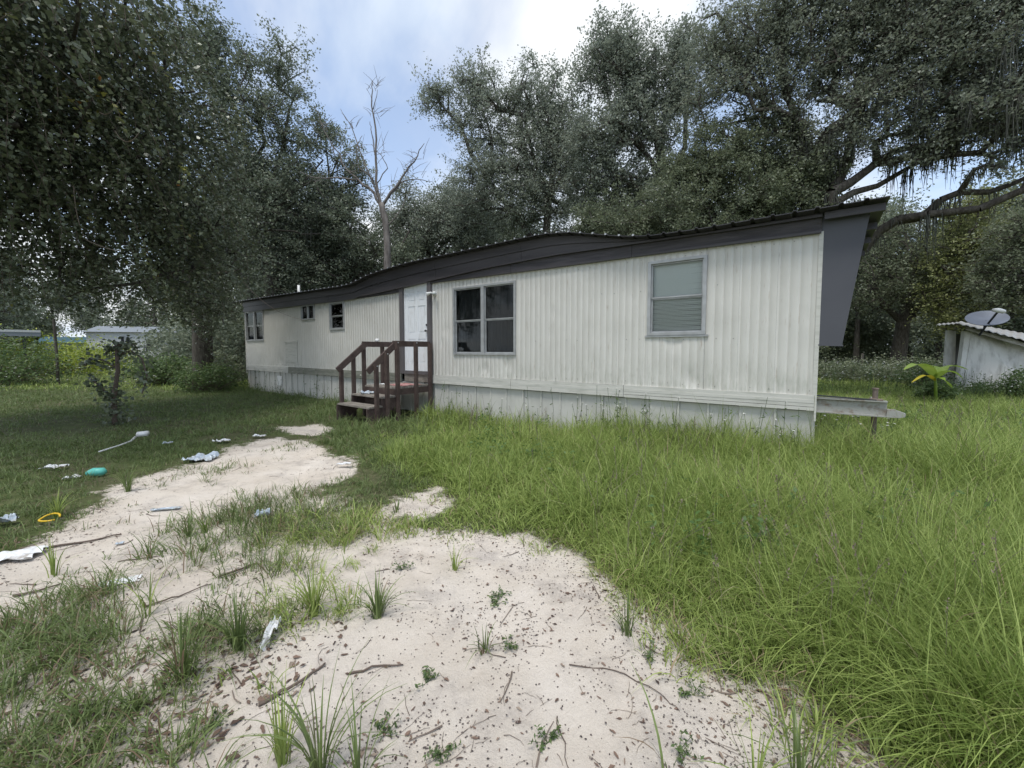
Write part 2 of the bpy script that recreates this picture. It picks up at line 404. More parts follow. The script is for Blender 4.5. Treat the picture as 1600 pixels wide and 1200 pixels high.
def axis_pts(lo, hi, step, far_lo, far_hi):
    a = list(np.arange(lo, hi, step)); s = step
    x = a[-1]
    while x < far_hi: s *= 1.13; x += s; a.append(x)
    s = step; x = a[0]; pre = []
    while x > far_lo: s *= 1.13; x -= s; pre.append(x)
    return np.array(pre[::-1] + a)
gx = axis_pts(-4.2, 4.2, 0.035, -600, 600); gy = axis_pts(1.2, 6.8, 0.035, -80, 900)
GX, GY = np.meshgrid(gx, gy)
GZ = gz(GX, GY)
nX, nY = len(gx), len(gy)
idx = np.arange(nX * nY).reshape(nY, nX)
GQ = np.stack([idx[:-1, :-1], idx[:-1, 1:], idx[1:, 1:], idx[1:, :-1]], -1).reshape(-1, 4)
gmat = bpy.data.materials.new('sandy_ground'); gmat.use_nodes = True
t = gmat.node_tree; n = t.nodes; l = t.links; p = n['Principled BSDF']
p.inputs['Roughness'].default_value = 0.95; p.inputs['Specular IOR Level'].default_value = 0.1
at = n.new('ShaderNodeAttribute'); at.attribute_name = 'sand'
gtc = n.new('ShaderNodeTexCoord')
def noise_(scale, det=6, rough=0.6):
    z = n.new('ShaderNodeTexNoise'); z.inputs['Scale'].default_value = scale; z.inputs['Detail'].default_value = det; z.inputs['Roughness'].default_value = rough
    l.new(gtc.outputs['Object'], z.inputs['Vector']); return z.outputs[0]
def ramp_(src, pts):
    r = n.new('ShaderNodeValToRGB')
    while len(r.color_ramp.elements) < len(pts): r.color_ramp.elements.new(0.5)
    for e, (po, c) in zip(r.color_ramp.elements, pts): e.position = po; e.color = (*c, 1)
    l.new(src, r.inputs[0]); return r.outputs[0]
def mix_(fac, a, b):
    m_ = n.new('ShaderNodeMix'); m_.data_type = 'RGBA'
    l.new(fac, m_.inputs[0]); l.new(a, m_.inputs[6]); l.new(b, m_.inputs[7]); return m_.outputs[2]
sandc = ramp_(noise_(1.6, 8), [(0.30, (0.49, 0.42, 0.34)), (0.5, (0.60, 0.535, 0.455)), (0.68, (0.66, 0.60, 0.53))])
grain = ramp_(noise_(260, 3, 0.8), [(0.33, (0.27, 0.23, 0.19)), (0.44, (0.60, 0.54, 0.465)), (0.7, (0.70, 0.64, 0.57))])
mg = n.new('ShaderNodeMix'); mg.data_type = 'RGBA'; mg.inputs[0].default_value = 0.38
l.new(sandc, mg.inputs[6]); l.new(grain, mg.inputs[7])
dirt = ramp_(noise_(2.3, 9, 0.72), [(0.50, (0, 0, 0)), (0.68, (0.6, 0.6, 0.6))])
dirtc = ramp_(noise_(90, 4, 0.8), [(0.4, (0.15, 0.125, 0.115)), (0.6, (0.40, 0.36, 0.33))])
sandf = mix_(dirt, mg.outputs[2], dirtc)
soil = ramp_(noise_(14, 8, 0.7), [(0.35, (0.060, 0.055, 0.035)), (0.52, (0.105, 0.095, 0.060)), (0.66, (0.19, 0.155, 0.11))])
greenc = ramp_(noise_(3, 8, 0.7), [(0.35, (0.055, 0.075, 0.025)), (0.65, (0.11, 0.14, 0.05))])
soilf = mix_(ramp_(noise_(1.1, 5), [(0.35, (0.2, 0.2, 0.2)), (0.6, (0.9, 0.9, 0.9))]), soil, greenc)
ragged = n.new('ShaderNodeMath'); ragged.operation = 'MULTIPLY_ADD'; ragged.inputs[1].default_value = 1.7; ragged.inputs[2].default_value = -0.85
l.new(noise_(11, 8, 0.8), ragged.inputs[0])
radd = n.new('ShaderNodeMath'); radd.operation = 'ADD'; l.new(at.outputs['Fac'], radd.inputs[0]); l.new(ragged.outputs[0], radd.inputs[1])
redge = n.new('ShaderNodeMapRange'); redge.inputs[1].default_value = 0.36; redge.inputs[2].default_value = 0.62
l.new(radd.outputs[0], redge.inputs[0])
l.new(mix_(redge.outputs[0], soilf, sandf), p.inputs['Base Color'])
bm1 = n.new('ShaderNodeBump'); bm1.inputs['Strength'].default_value = 0.8; bm1.inputs['Distance'].default_value = 0.02
l.new(noise_(28, 8, 0.75), bm1.inputs['Height'])
bm2 = n.new('ShaderNodeBump'); bm2.inputs['Strength'].default_value = 0.5; bm2.inputs['Distance'].default_value = 0.004
l.new(noise_(220, 3, 0.8), bm2.inputs['Height']); l.new(bm1.outputs[0], bm2.inputs['Normal']); l.new(bm2.outputs[0], p.inputs['Normal'])
gme = np_mesh('ground', np.stack([GX.ravel(), GY.ravel(), GZ.ravel()], -1), GQ, gmat, smooth=True)
sd_ = sand_d(GX.ravel(), GY.ravel())
sm = np.clip(0.55 - sd_ / 0.5, -0.3, 1.4)
a = gme.attributes.new('sand', 'FLOAT', 'POINT'); a.data.foreach_set('value', sm.astype(np.float32))
tag(link('ground', gme), kind='structure')

# ------------------------------------------------------------------ mobile home (local x runs left along the wall, y towards the viewer)
HA = np.array([3.94, 5.14]); HB = np.array([-10.5, 15.7]); HLEN = float(np.linalg.norm(HB - HA)); HU = (HB - HA) / HLEN
HN = np.array([-HU[1], HU[0]])
if HN[1] > 0: HN = -HN
HROT = math.atan2(HU[1], HU[0])
def hw(s, t_, z=0.0): return np.array([HA[0] + HU[0] * s + HN[0] * t_, HA[1] + HU[1] * s + HN[1] * t_, z])
home = thing('mobile_home', 'long beige mobile home with dark bowed metal roof and ribbed siding', 'mobile home', (HA[0], HA[1], 0), HROT)
def interp(pts, s): return float(np.interp(s, [q[0] for q in pts], [q[1] for q in pts]))
ROOF = [(-0.6, 3.275), (0, 3.27), (0.57, 3.268), (1.4, 3.262), (2.1, 3.285), (2.5, 3.34), (3.0, 3.46), (3.5, 3.575), (3.98, 3.63), (4.6, 3.635), (5.5, 3.62), (7.69, 3.60), (8.6, 3.55), (9.34, 3.485), (10.2, 3.33), (10.7, 3.315), (14, 3.36), (17.6, 3.40), (18.1, 3.405)]
SIDE_TOP = [(0, 3.035), (2.3, 3.06), (4, 3.07), (7.1, 3.11), (8.4, 2.995), (11, 2.97), (17.9, 3.03)]
LINE = [(0, 3.235), (1.0, 3.24), (2.24, 3.262), (3.85, 3.292), (5.5, 3.25), (7, 3.17), (8.2, 3.10), (9.36, 3.04), (10.2, 3.02)]
WIN = [  # s0, s1, z0, z1
    (1.33, 2.165, 1.79, 2.93), (4.79, 6.50, 1.45, 2.91), (10.90, 11.68, 2.15, 2.94), (12.57, 13.39, 2.52, 2.97), (16.25, 17.80, 1.89, 3.0)]
DOOR = (7.32, 8.22, 0.76, 3.16)
# ribbed siding panels
PER = 0.112
prof = [(0.0, 0.0), (0.077, 0.0), (0.082, -0.006), (0.094, -0.006), (0.100, 0.0)]
def siding_panel(s0, s1, z0, z1, seed):
    ss = []
    k0 = int(math.floor(s0 / PER))
    for k in range(k0, int(math.ceil(s1 / PER)) + 1):
        for a_, b_ in prof:
            q = k * PER + a_
            if s0 - 1e-6 <= q < s1 - 0.002: ss.append((q, b_))
    if not ss or ss[0][0] > s0 + 0.002: ss.insert(0, (s0, ss[0][1] if ss else 0))
    ss.append((s1 - 0.0012, ss[-1][1]))
    nz_ = max(2, int((z1 - z0) / 0.09))
    zs = np.linspace(z0, z1, nz_ + 1)
    S = np.array([q[0] for q in ss]); T = np.array([q[1] for q in ss])
    SS, ZZ = np.meshgrid(S, zs); TT = np.tile(T, (len(zs), 1))
    dent = (fbm(SS * 1.7 + 3, ZZ * 1.9, 4) - 0.47) * 0.020
    low = np.clip((1.35 - ZZ) / 0.35, 0, 1)
    dent += low * (fbm(SS * 4 + 9, ZZ * 5, 3) - 0.44) * 0.045 * (fbm(SS * 0.8, ZZ * 0 + 3, 2) > 0.36)
    for (a_, b_, r_, d_) in DENTS:
        rr = np.hypot(SS - a_, ZZ - b_) / r_
        dent -= d_ * np.exp(-rr * rr) * (1 + 0.6 * np.sin(SS * 40 + ZZ * 31))
    TT = TT + dent
    V = np.stack([SS.ravel(), TT.ravel(), ZZ.ravel()], -1)
    nx, ny = len(S), len(zs); ix = np.arange(nx * ny).reshape(ny, nx)
    Q = np.stack([ix[:-1, :-1], ix[1:, :-1], ix[1:, 1:], ix[:-1, 1:]], -1).reshape(-1, 4)
    return np_mesh('siding_panel', V, Q, M['siding'])
DENTS = [(1.78, 1.71, 0.10, 0.03), (1.7, 1.66, 0.05, 0.02), (4.0, 1.86, 0.06, 0.018), (3.95, 2.25, 0.05, 0.016), (5.0, 1.25, 0.12, 0.022), (5.6, 1.12, 0.10, 0.03),
         (2.45, 2.45, 0.04, 0.018), (6.75, 2.0, 0.09, 0.02), (6.9, 1.7, 0.07, 0.02), (1.5, 1.08, 0.12, 0.03), (3.1, 1.3, 0.08, 0.015), (15.0, 1.12, 0.2, 0.03), (9.0, 1.2, 0.12, 0.02), (0.12, 2.0, 0.03, 0.012)]
openings = WIN + [DOOR]
s = 0.0; PW = PER * 4
while s < HLEN - 0.05:
    s1 = min(s + PW, HLEN)
    if s1 > DOOR[0] - 0.05 and s < DOOR[0]: s1 = DOOR[0]
    if s >= DOOR[0] - 1e-6 and s < DOOR[1]: s = DOOR[1]; s1 = math.ceil((s + 0.2) / PW) * PW
    cuts = [(s, s1, None)]
    for w in WIN:
        new = []
        for a_, b_, o_ in cuts:
            if o_ is not None or b_ <= w[0] or a_ >= w[1]: new.append((a_, b_, o_)); continue
            if a_ < w[0]: new.append((a_, w[0], None))
            new.append((max(a_, w[0]), min(b_, w[1]), w))
            if b_ > w[1]: new.append((w[1], b_, None))
        cuts = new
    ztop = 3.20
    for a_, b_, w in cuts:
        if b_ - a_ < 0.01: continue
        if w is None: link('siding_panel', siding_panel(a_, b_, 0.955, ztop, 0), home)
        else:
            link('siding_panel', siding_panel(a_, b_, 0.955, w[2], 0), home)
            if ztop - w[3] > 0.03: link('siding_panel', siding_panel(a_, b_, w[3], ztop, 0), home)
    s = s1
mb = MB()
for zr in (1.02, 1.72, 2.50, 2.98):
    q = 0.056
    while q < HLEN:
        inside = any(w[0] - 0.05 < q < w[1] + 0.05 and w[2] - 0.05 < zr < w[3] + 0.05 for w in openings)
        if not inside and random.random() < (0.8 if zr in (1.02, 2.98) else 0.35):
            z_ = zr + random.uniform(-0.012, 0.012); y_ = (fbm(np.array([q * 1.7 + 3]), np.array([z_ * 1.9]), 4)[0] - 0.47) * 0.02
            mb.box((q - 0.006, y_ - 0.002, z_ - 0.006), (q + 0.006, y_ + 0.004, z_ + 0.006))
        q += PER * 2
mb.build('siding_screws', M['steel'], home)['kind'] = 'stuff'
# hidden body: back, end, floor, inner wall
HD = 4.25
MB().box((-0.0, -HD, 0.75), (HLEN, -HD + 0.06, 2.95)).build('back_wall', M['siding'], home)
for x0 in (0.012, HLEN - 0.072): MB().box((x0, -HD + 0.061, 0.75), (x0 + 0.06, -0.03, 2.95)).build('end_wall', M['siding'], home)
MB().box((0.08, -HD + 0.065, 0.74), (HLEN - 0.08, -0.035, 0.80)).build('floor', M['inside'], home)
MB().box((0.08, -HD + 0.065, 3.02), (HLEN - 0.08, -0.035, 3.05)).build('ceiling', M['inside'], home)
MB().box((0.08, -1.9, 0.81), (HLEN - 0.08, -1.84, 3.01)).build('inner_wall', M['inside'], home)
# corner trims
MB().box((-0.022, -0.05, 0.62), (0.0, 0.016, 3.05)).box((0.0, 0.006, 0.955), (0.024, 0.016, 3.05)).build('corner_trim', M['belt'], home)
MB().box((HLEN, -0.05, 0.62), (HLEN + 0.02, 0.016, 3.05)).build('corner_trim', M['belt'], home)
# fascia boards below the old roof line, then the raised infill above it
def band(s0, s1, lo, hi, t0, t1, name, m, nseg=6, wav=0.0):
    mb = MB(); vs = []; fs = []
    xs = np.linspace(s0, s1, nseg + 1)
    for x in xs:
        zl = lo(x); zh = hi(x); w_ = wav * math.sin(x * 2.1) 
        vs += [(x, t0 + w_, zl), (x, t1 + w_, zl), (x, t1 + w_, zh), (x, t0 + w_, zh)]
    for i in range(nseg):
        b = i * 4
        for k in range(4): fs.append((b + k, b + (k + 1) % 4, b + 4 + (k + 1) % 4, b + 4 + k))
    fs += [(0, 1, 2, 3), tuple(nseg * 4 + k for k in (3, 2, 1, 0))]
    return mb.add(vs, fs).build(name, m, home)
st = lambda x: interp(SIDE_TOP, x); ln = lambda x: interp(LINE, x)
def rz(x): return interp(ROOF, x)
edges = [0.0, 2.44, 4.88, 7.20]
for a_, b_ in zip(edges[:-1], edges[1:]):
    band(a_ + 0.003, b_ - 0.003, lambda x: st(x) - 0.01, lambda x: ln(x) - 0.005, 0.012, 0.042, 'fascia_board', M['fascia_low'], 8)
    band(a_ + 0.003, b_ - 0.003, lambda x: st(x) - 0.012, lambda x: st(x) + 0.022, 0.043, 0.056, 'trim_strip', M['fascia'], 8)
for a_, b_ in ((8.35, 10.2), (10.2, 12.7), (12.7, 15.2), (15.2, HLEN)):
    if a_ < 9: band(a_ + 0.003, b_ - 0.003, lambda x: st(x) - 0.01, lambda x: ln(x) - 0.005, 0.012, 0.042, 'fascia_board', M['fascia_low'], 6)
band(7.205, 8.345, lambda x: 3.165, lambda x: ln(x) + 0.02, 0.012, 0.05, 'fascia_board', M['fascia_low'], 3)
# infill: three horizontal sheet laps between the old line and the roof
lo2 = lambda x: ln(x) if x < 10.2 else st(x) - 0.015
for a_, b_ in ((0.0, 2.2), (2.2, 4.6), (4.6, 7.0), (7.0, 9.4), (9.4, 11.6), (11.6, 14.0), (14.0, 16.0), (16.0, HLEN)):
    nl = 2 if a_ >= 2.1 and a_ < 9 else (1 if a_ < 1 else 2)
    for k in range(nl):
        f0, f1 = k / nl, (k + 1) / nl
        band(a_ + 0.002, b_ - 0.002, lambda x: lo2(x) * (1 - f0) + (rz(x) - 0.005) * f0, lambda x: lo2(x) * (1 - f1) + (rz(x) - 0.005) * f1 - 0.002,
             0.055 + 0.02 * k, 0.075 + 0.02 * k, 'infill_sheet', M['fascia'], 8, 0.004)
# the bowed ledge along the old roof line
band(0.0, 10.2, lambda x: ln(x) - 0.022, lambda x: ln(x) + 0.003, 0.0, 0.098, 'ledge_trim', M['fascia'], 30)
# roof sheets with ribs, sloping down to the back
TE = 0.25; SL = math.tan(R(5.0))
def roof_panel(s0, s1):
    pts = []
    x = s0
    k = 0
    while x < s1 - 1e-4:
        pts += [(x, 0.0), (min(x + 0.175, s1), 0.0), (min(x + 0.188, s1), 0.022), (min(x + 0.215, s1), 0.022)]
        x += 0.228; k += 1
    pts.append((s1, 0.0))
    ts = [TE, TE - 0.6, -2.0, -HD - 0.35]
    vs = []; n_ = len(pts)
    for t_ in ts:
        for (x, h) in pts: vs.append((x, t_, rz(x) + h + 0.014 - (TE - t_) * SL))
    for t_ in ts:
        for (x, h) in pts: vs.append((x, t_, rz(x) + h + 0.004 - (TE - t_) * SL))
    fs = []; o_ = n_ * len(ts)
    for j in range(len(ts) - 1):
        for i in range(n_ - 1):
            fs.append((j * n_ + i, j * n_ + i + 1, (j + 1) * n_ + i + 1, (j + 1) * n_ + i))
            fs.append((o_ + j * n_ + i, o_ + (j + 1) * n_ + i, o_ + (j + 1) * n_ + i + 1, o_ + j * n_ + i + 1))
    for i in range(n_ - 1): fs.append((i, o_ + i, o_ + i + 1, i + 1))
    for j in range(len(ts) - 1):
        fs.append((j * n_, (j + 1) * n_, o_ + (j + 1) * n_, o_ + j * n_))
        fs.append((j * n_ + n_ - 1, o_ + j * n_ + n_ - 1, o_ + (j + 1) * n_ + n_ - 1, (j + 1) * n_ + n_ - 1))
    return MB().add(vs, fs)
s = -0.6
while s < 18.0:
    rp = roof_panel(s, s + 0.912).build('roof_panel', M['roof'], home)
    # bright bare ends of the ribs
    if s > 2.0:
        mb = MB()
        for k in range(4):
            x = s + 0.228 * k + 0.19
            mb.box((x, TE - 0.0, rz(x) + 0.010), (x + 0.03, TE + 0.012, rz(x) + 0.036))
        mb.build('rib_ends', M['rib'], rp)['kind'] = 'stuff'
    s += 0.915
# underside: purlins seen beyond the end wall
for t_ in (0.1, -0.55, -1.15, -1.8, -2.5, -3.3, -4.2):
    MB().bar((-0.58, t_, rz(0) - 0.045 - (TE - t_) * SL), (-0.02 if t_ > 0 else 1.0, t_, rz(0) - 0.045 - (TE - t_) * SL), 0.045, 0.085).build('purlin', M['fascia'], home)
MB().prism([(0.0, 1.62), (-0.252, 1.612), (-0.462, 3.245), (0.0, 3.245)], 'y', -0.022, 0.008).build('end_panel', M['fin'], home)
MB().prism([(-0.012, 1.60), (-0.262, 1.592), (-0.262, 1.612), (-0.012, 1.62)], 'y', -0.03, 0.016).build('end_panel_trim', M['fin'], home)
vp = MB().tube([hv for hv in ((15.4, -0.9, 3.2), (15.4, -0.9, 3.95))], 0.045, 10).build('vent_pipe', M['white'], home, True)
# belt trim: stepped strips
for (a_, b_, m_) in ((0.0, 2.55, 'belt'), (2.55, 4.9, 'belt'), (4.9, 7.2, 'belt'), (8.35, 11.2, 'belt_old'), (11.2, 14.4, 'belt_old'), (14.4, HLEN, 'belt')):
    mb = MB()
    for k, (z0, z1, t1) in enumerate(((0.755, 0.80, 0.030), (0.803, 0.845, 0.020), (0.848, 0.893, 0.026), (0.896, 0.955, 0.016))):
        ws = 0.004 * math.sin(a_ * 3 + k)
        mb.box((a_ + 0.004, -0.02, z0 + ws), (b_ - 0.004, t1 + 0.004 * (k % 2), z1 + ws))
    mb.build('belt_trim', M[m_], home)
mb = MB()
# skirting panels and their battens
s = 0.0; k = 0
while s < HLEN - 0.05:
    s1 = min(s + 0.42, HLEN)
    dz = random.uniform(-0.01, 0.01); tt = random.uniform(-0.012, 0.004)
    if not (14.9 < s < 15.1):
        bsl = MB().prism([(s + 0.004, -0.03 + tt), (s1 - 0.004, -0.03 + tt + random.uniform(-.006, .006)), (s1 - 0.004, -0.05 + tt), (s + 0.004, -0.05 + tt)], 'z', -0.08, 0.752)
        bsl.build('skirting_panel', M['skirt'], home)
    MB().box((s - 0.014, -0.028, -0.08), (s + 0.014, -0.008 + tt, 0.75)).build('skirting_batten', M['belt'], home)
    s = s1; k += 1
MB().box((14.95, -0.02, 0.28), (15.3, 0.0, 0.62)).build('skirting_vent', M['white'], home)

# windows
def frame_parts(w, parent_name='window', mull=None, kind='hung', blind=False, curtain=True, fw=0.036):
    s0, s1, z0, z1 = w
    wt = bpy.data.objects.new('x', None)
    mb = MB()
    mb.box((s0 - 0.012, -0.05, z0 - 0.012), (s0 + fw, 0.028, z1 + 0.012)).box((s1 - fw, -0.05, z0 - 0.012), (s1 + 0.012, 0.028, z1 + 0.012))
    mb.box((s0 + fw, -0.05, z0 - 0.012), (s1 - fw, 0.030, z0 + fw * 0.8)).box((s0 + fw, -0.05, z1 - fw * 0.8), (s1 - fw, 0.026, z1 + 0.012))
    win = mb.build('window', M['alu'], home)
    bays = [(s0 + fw, s1 - fw)]
    if mull:
        c = (s0 + s1) / 2; mw = mull
        MB().box((c - mw / 2, -0.045, z0 + fw * 0.8), (c + mw / 2, 0.026, z1 - fw * 0.8)).build('mullion', M['alu'], win)
        bays = [(s0 + fw, c - mw / 2), (c + mw / 2, s1 - fw)]
    for (a_, b_) in bays:
        zb, zt = z0 + fw * 0.8, z1 - fw * 0.8
        if kind == 'hung':
            zc = (zb + zt) / 2
            for (q0, q1, tt) in ((zb, zc, -0.030), (zc, zt, -0.012)):
                e = 0.022
                sb = MB().box((a_, tt - 0.014, q0), (a_ + e, tt, q1)).box((b_ - e, tt - 0.014, q0), (b_, tt, q1))
                sb.box((a_ + e, tt - 0.014, q0), (b_ - e, tt, q0 + e)).box((a_ + e, tt - 0.014, q1 - e), (b_ - e, tt, q1))
                sb.build('sash', M['alu'], win)
                MB().box((a_ + e, tt - 0.009, q0 + e), (b_ - e, tt - 0.006, q1 - e)).build('pane', M['glass'], win)
        else:
            MB().box((a_, -0.022, zb), (b_, -0.018, zt)).build('pane', M['glass'], win)
        if blind:
            mb = MB(); z = zb + 0.02; i = 0
            while z < zt:
                tl = 0.55 if z > (zb + zt) / 2 - 0.02 else 0.42
                j = 0.003 * math.sin(i * 1.7)
                mb.bar((a_ + 0.01, -0.075, z + j), (b_ - 0.01, -0.075, z - j * 0.5), 0.0012, 0.0235 if z > (zb + zt) / 2 else 0.0205, (0, math.cos(tl * 2.2), math.sin(tl * 2.2)))
                z += 0.0215; i += 1
            o = mb.build('blind_slats', M['blind'], win); o['kind'] = 'stuff'
        if curtain:
            xs = np.linspace(a_ - 0.02, b_ + 0.02, 26); vs = []; fs = []
            for i, x in enumerate(xs):
                for q in (zb - 0.02, (zb + zt) / 2, zt + 0.02):
                    vs.append((x, -0.12 + 0.022 * math.sin(i * 1.15 + q * 0.4) + 0.01 * math.sin(i * 2.7), q))
            for i in range(len(xs) - 1):
                for j in range(2): fs.append((i * 3 + j, i * 3 + 3 + j, i * 3 + 4 + j, i * 3 + 1 + j))
            MB().add(vs, fs).build('curtain', M['curtain'], win, True)
    return win
frame_parts(WIN[0], blind=True, curtain=False)
frame_parts(WIN[1], mull=0.085)
frame_parts(WIN[2], blind=True, curtain=False)
frame_parts(WIN[3], mull=0.05, kind='slide')
frame_parts(WIN[4], mull=0.09, blind=True, curtain=False)
# sill trim with peeled edge
MB().box((1.28, 0.0, 1.745), (2.21, 0.022, 1.776)).build('sill', M['alu'], home)
# door
door = bpy.data.objects.new('door', None)
ds0, ds1, dz0, dz1 = 7.36, 8.18, 1.03, 3.12
mb = MB()
T0, T1 = -0.05, -0.012
cols_ = [(ds0 + 0.10, ds0 + 0.36), (ds0 + 0.46, ds0 + 0.72)]
rows_ = [(dz0 + 0.20, dz0 + 0.78), (dz0 + 0.93, dz0 + 1.58), (dz0 + 1.70, dz0 + 1.93)]
mb.box((ds0, T0, dz0), (ds1, T1 - 0.012, dz1))
xs = [ds0] + [q for c in cols_ for q in c] + [ds1]
for i in (0, 2, 4): mb.box((xs[i], T1 - 0.011, dz0), (xs[i + 1], T1, dz1))
zs = [dz0] + [q for c in rows_ for q in c] + [dz1]
for c in cols_:
    for i in (0, 2, 4, 6): mb.box((c[0] + 0.0005, T1 - 0.011, zs[i]), (c[1] - 0.0005, T1 - 0.0005, zs[i + 1]))
door = mb.build('door', M['door'], home)
for c in cols_:
    for r_ in rows_:
        MB().box((c[0] + 0.03, T1 - 0.0115, r_[0] + 0.03), (c[1] - 0.03, T1 - 0.003, r_[1] - 0.03)).build('door_panel', M['door'], door)
MB().tube([(ds0 + 0.05, T1, 2.0), (ds0 + 0.05, T1 + 0.055, 2.0)], [0.012, 0.028], 10).build('door_knob', M['dark_metal'], door, True)
MB().tube([(ds0 + 0.05, T1, 2.14), (ds0 + 0.05, T1 + 0.02, 2.14)], [0.024, 0.024], 10).build('deadbolt', M['dark_metal'], door, True)
MB().box((7.322, -0.04, dz0), (7.358, 0.0, dz1 + 0.03)).box((8.182, -0.04, dz0), (8.218, 0.0, dz1 + 0.03)).box((7.358, -0.04, dz1 + 0.003), (8.182, 0.0, dz1 + 0.03)).build('door_jamb', M['door'], home)
MB().box((7.20, -0.02, 0.72), (7.32, 0.062, 3.29)).build('door_post', M['frame_grey'], home)
MB().box((8.22, -0.02, 0.95), (8.345, 0.058, 3.20)).build('door_post', M['frame_grey'], home)
MB().box((7.321, -0.02, 3.152), (8.219, 0.04, 3.20)).build('door_header', M['frame_grey'], home)
MB().box((7.321, -0.03, 0.95), (8.219, 0.05, 1.025)).build('threshold', M['frame_grey'], home)
MB().box((7.321, -0.03, 0.765), (8.219, 0.02, 0.948)).build('kick_board', M['greywood'], home)
# twin flood lamp beside the door
lamp = MB().tube([(7.10, 0.0, 2.84), (7.10, 0.03, 2.84)], 0.05, 12).build('flood_lamp', M['white'], home, True)
for dx_ in (-0.10, 0.09):
    MB().tube([(7.10, 0.03, 2.84), (7.10 + dx_ * 0.5, 0.09, 2.87), (7.10 + dx_ * 1.3, 0.15, 2.83)], [0.014, 0.022, 0.052], 10).build('lamp_head', M['white'], lamp, True)
# patch on the far siding and a small hatch
MB().box((13.75, 0.004, 1.12), (14.55, 0.014, 1.78)).box((13.7, 0.004, 1.785), (14.6, 0.026, 1.83)).build('siding_patch', M['belt'], home)
# steel drawbar at the right end
tg = MB()
tg.box((-0.70, -0.10, 0.915), (0.0, -0.005, 0.93)).box((-0.70, -0.10, 0.735), (0.0, -0.005, 0.75)).box((-0.70, -0.058, 0.75), (0.0, -0.048, 0.915))
tg.bar((-0.66, -0.12, 0.84), (-0.66, -0.95, 0.84), 0.05, 0.1)
tow = tg.build('drawbar', M['steel'], home)
MB().prism([(-0.69, 0.738), (-0.70, 0.83), (-0.76, 0.832), (-0.82, 0.812), (-0.86, 0.795), (-0.855, 0.755), (-0.80, 0.738)], 'y', -0.09, -0.0).build('coupler', M['steel'], tow)
MB().tube([(-0.60, -0.15, -0.02), (-0.60, -0.15, 1.06)], 0.028, 10).tube([(-0.60, -0.15, 1.06), (-0.60, -0.15, 1.075)], 0.036, 10).box((-0.66, -0.15, 0.932), (-0.54, -0.01, 0.945)).build('jack_post', M['rust'], tow)
MB().bar((-0.02, -0.02, 0.955), (-0.60, -0.035, 0.936), 0.05, 0.014).build('angle_iron', M['dark_metal'], tow)

# ------------------------------------------------------------------ entry stairs
stairs = thing('wooden_stairs', 'dark brown wooden steps with handrails leading up to the white door', 'stairs', (HA[0], HA[1], 0), HROT)
SL0, SR0 = 8.37, 7.24          # left and right sides
LZ = 0.73
def post(x, t_, z0, z1): MB().box((x - 0.036, t_ - 0.036, z0), (x + 0.036, t_ + 0.036, z1)).build('post', M['brown'], stairs)
# right side posts stand outside the rail, left ones outside too
for (t_, z1) in ((0.10, 1.70), (0.52, 1.74), (1.03, 1.74), (1.30, 1.50), (1.56, 1.24)): post(SR0 - 0.05, t_, -0.05, z1)
for (t_, z1) in ((0.10, 1.70), (0.52, 1.70), (1.03, 1.70), (1.30, 1.42), (1.60, 1.10)): post(SL0 + 0.05, t_, -0.05, z1)
for x in (SR0 + 0.005, SL0 - 0.005):
    MB().box((x - 0.02, 0.07, 1.615), (x + 0.02, 1.10, 1.74)).build('handrail', M['brown'], stairs)
    MB().bar((x, 1.03, 1.665), (x, 1.72, 1.10), 0.042, 0.125, (0, 0, 1)).build('handrail', M['brown'], stairs)
for (t_, z_) in ((0.52, 1.70), (1.03, 1.70), (1.30, 1.46), (1.56, 1.21)):
    MB().tube([(SR0 - 0.086, t_, z_), (SR0 - 0.096, t_, z_)], 0.014, 8).build('bolt', M['alu'], stairs, True)
for x in (SR0 + 0.01, SL0 - 0.01):
    MB().box((x - 0.02, 0.06, LZ - 0.17), (x + 0.02, 1.05, LZ - 0.036)).build('joist', M['brown'], stairs)
    MB().prism([(1.055, LZ - 0.04), (1.055, 0.34), (1.45, 0.06), (1.76, -0.02), (1.76, 0.34), (1.40, 0.341), (1.40, 0.52), (1.06, 0.52)], 'x', x - 0.018, x + 0.018).build('stringer', M['brown'], stairs)
MB().box((SR0 + 0.03, 1.02, LZ - 0.17), (SL0 - 0.03, 1.05, LZ - 0.037)).build('rim_board', M['brown'], stairs)
for k in range(7):
    t0 = 0.065 + k * 0.142
    MB().box((SR0 - 0.005, t0, LZ - 0.035), (SL0 + 0.005, t0 + 0.135, LZ - random.uniform(0, 0.004))).build('deck_board', M['greywood'], stairs)
for (z, t0) in ((0.555, 1.06), (0.375, 1.40)):
    for j in range(2):
        MB().box((SR0 - 0.02, t0 + j * 0.17, z - 0.034), (SL0 + 0.02, t0 + j * 0.17 + 0.163, z)).build('tread', M['greywood'], stairs)
MB().box((SR0 + 0.03, 1.06, 0.225), (SL0 - 0.03, 1.08, 0.518)).build('riser', M['brown'], stairs)

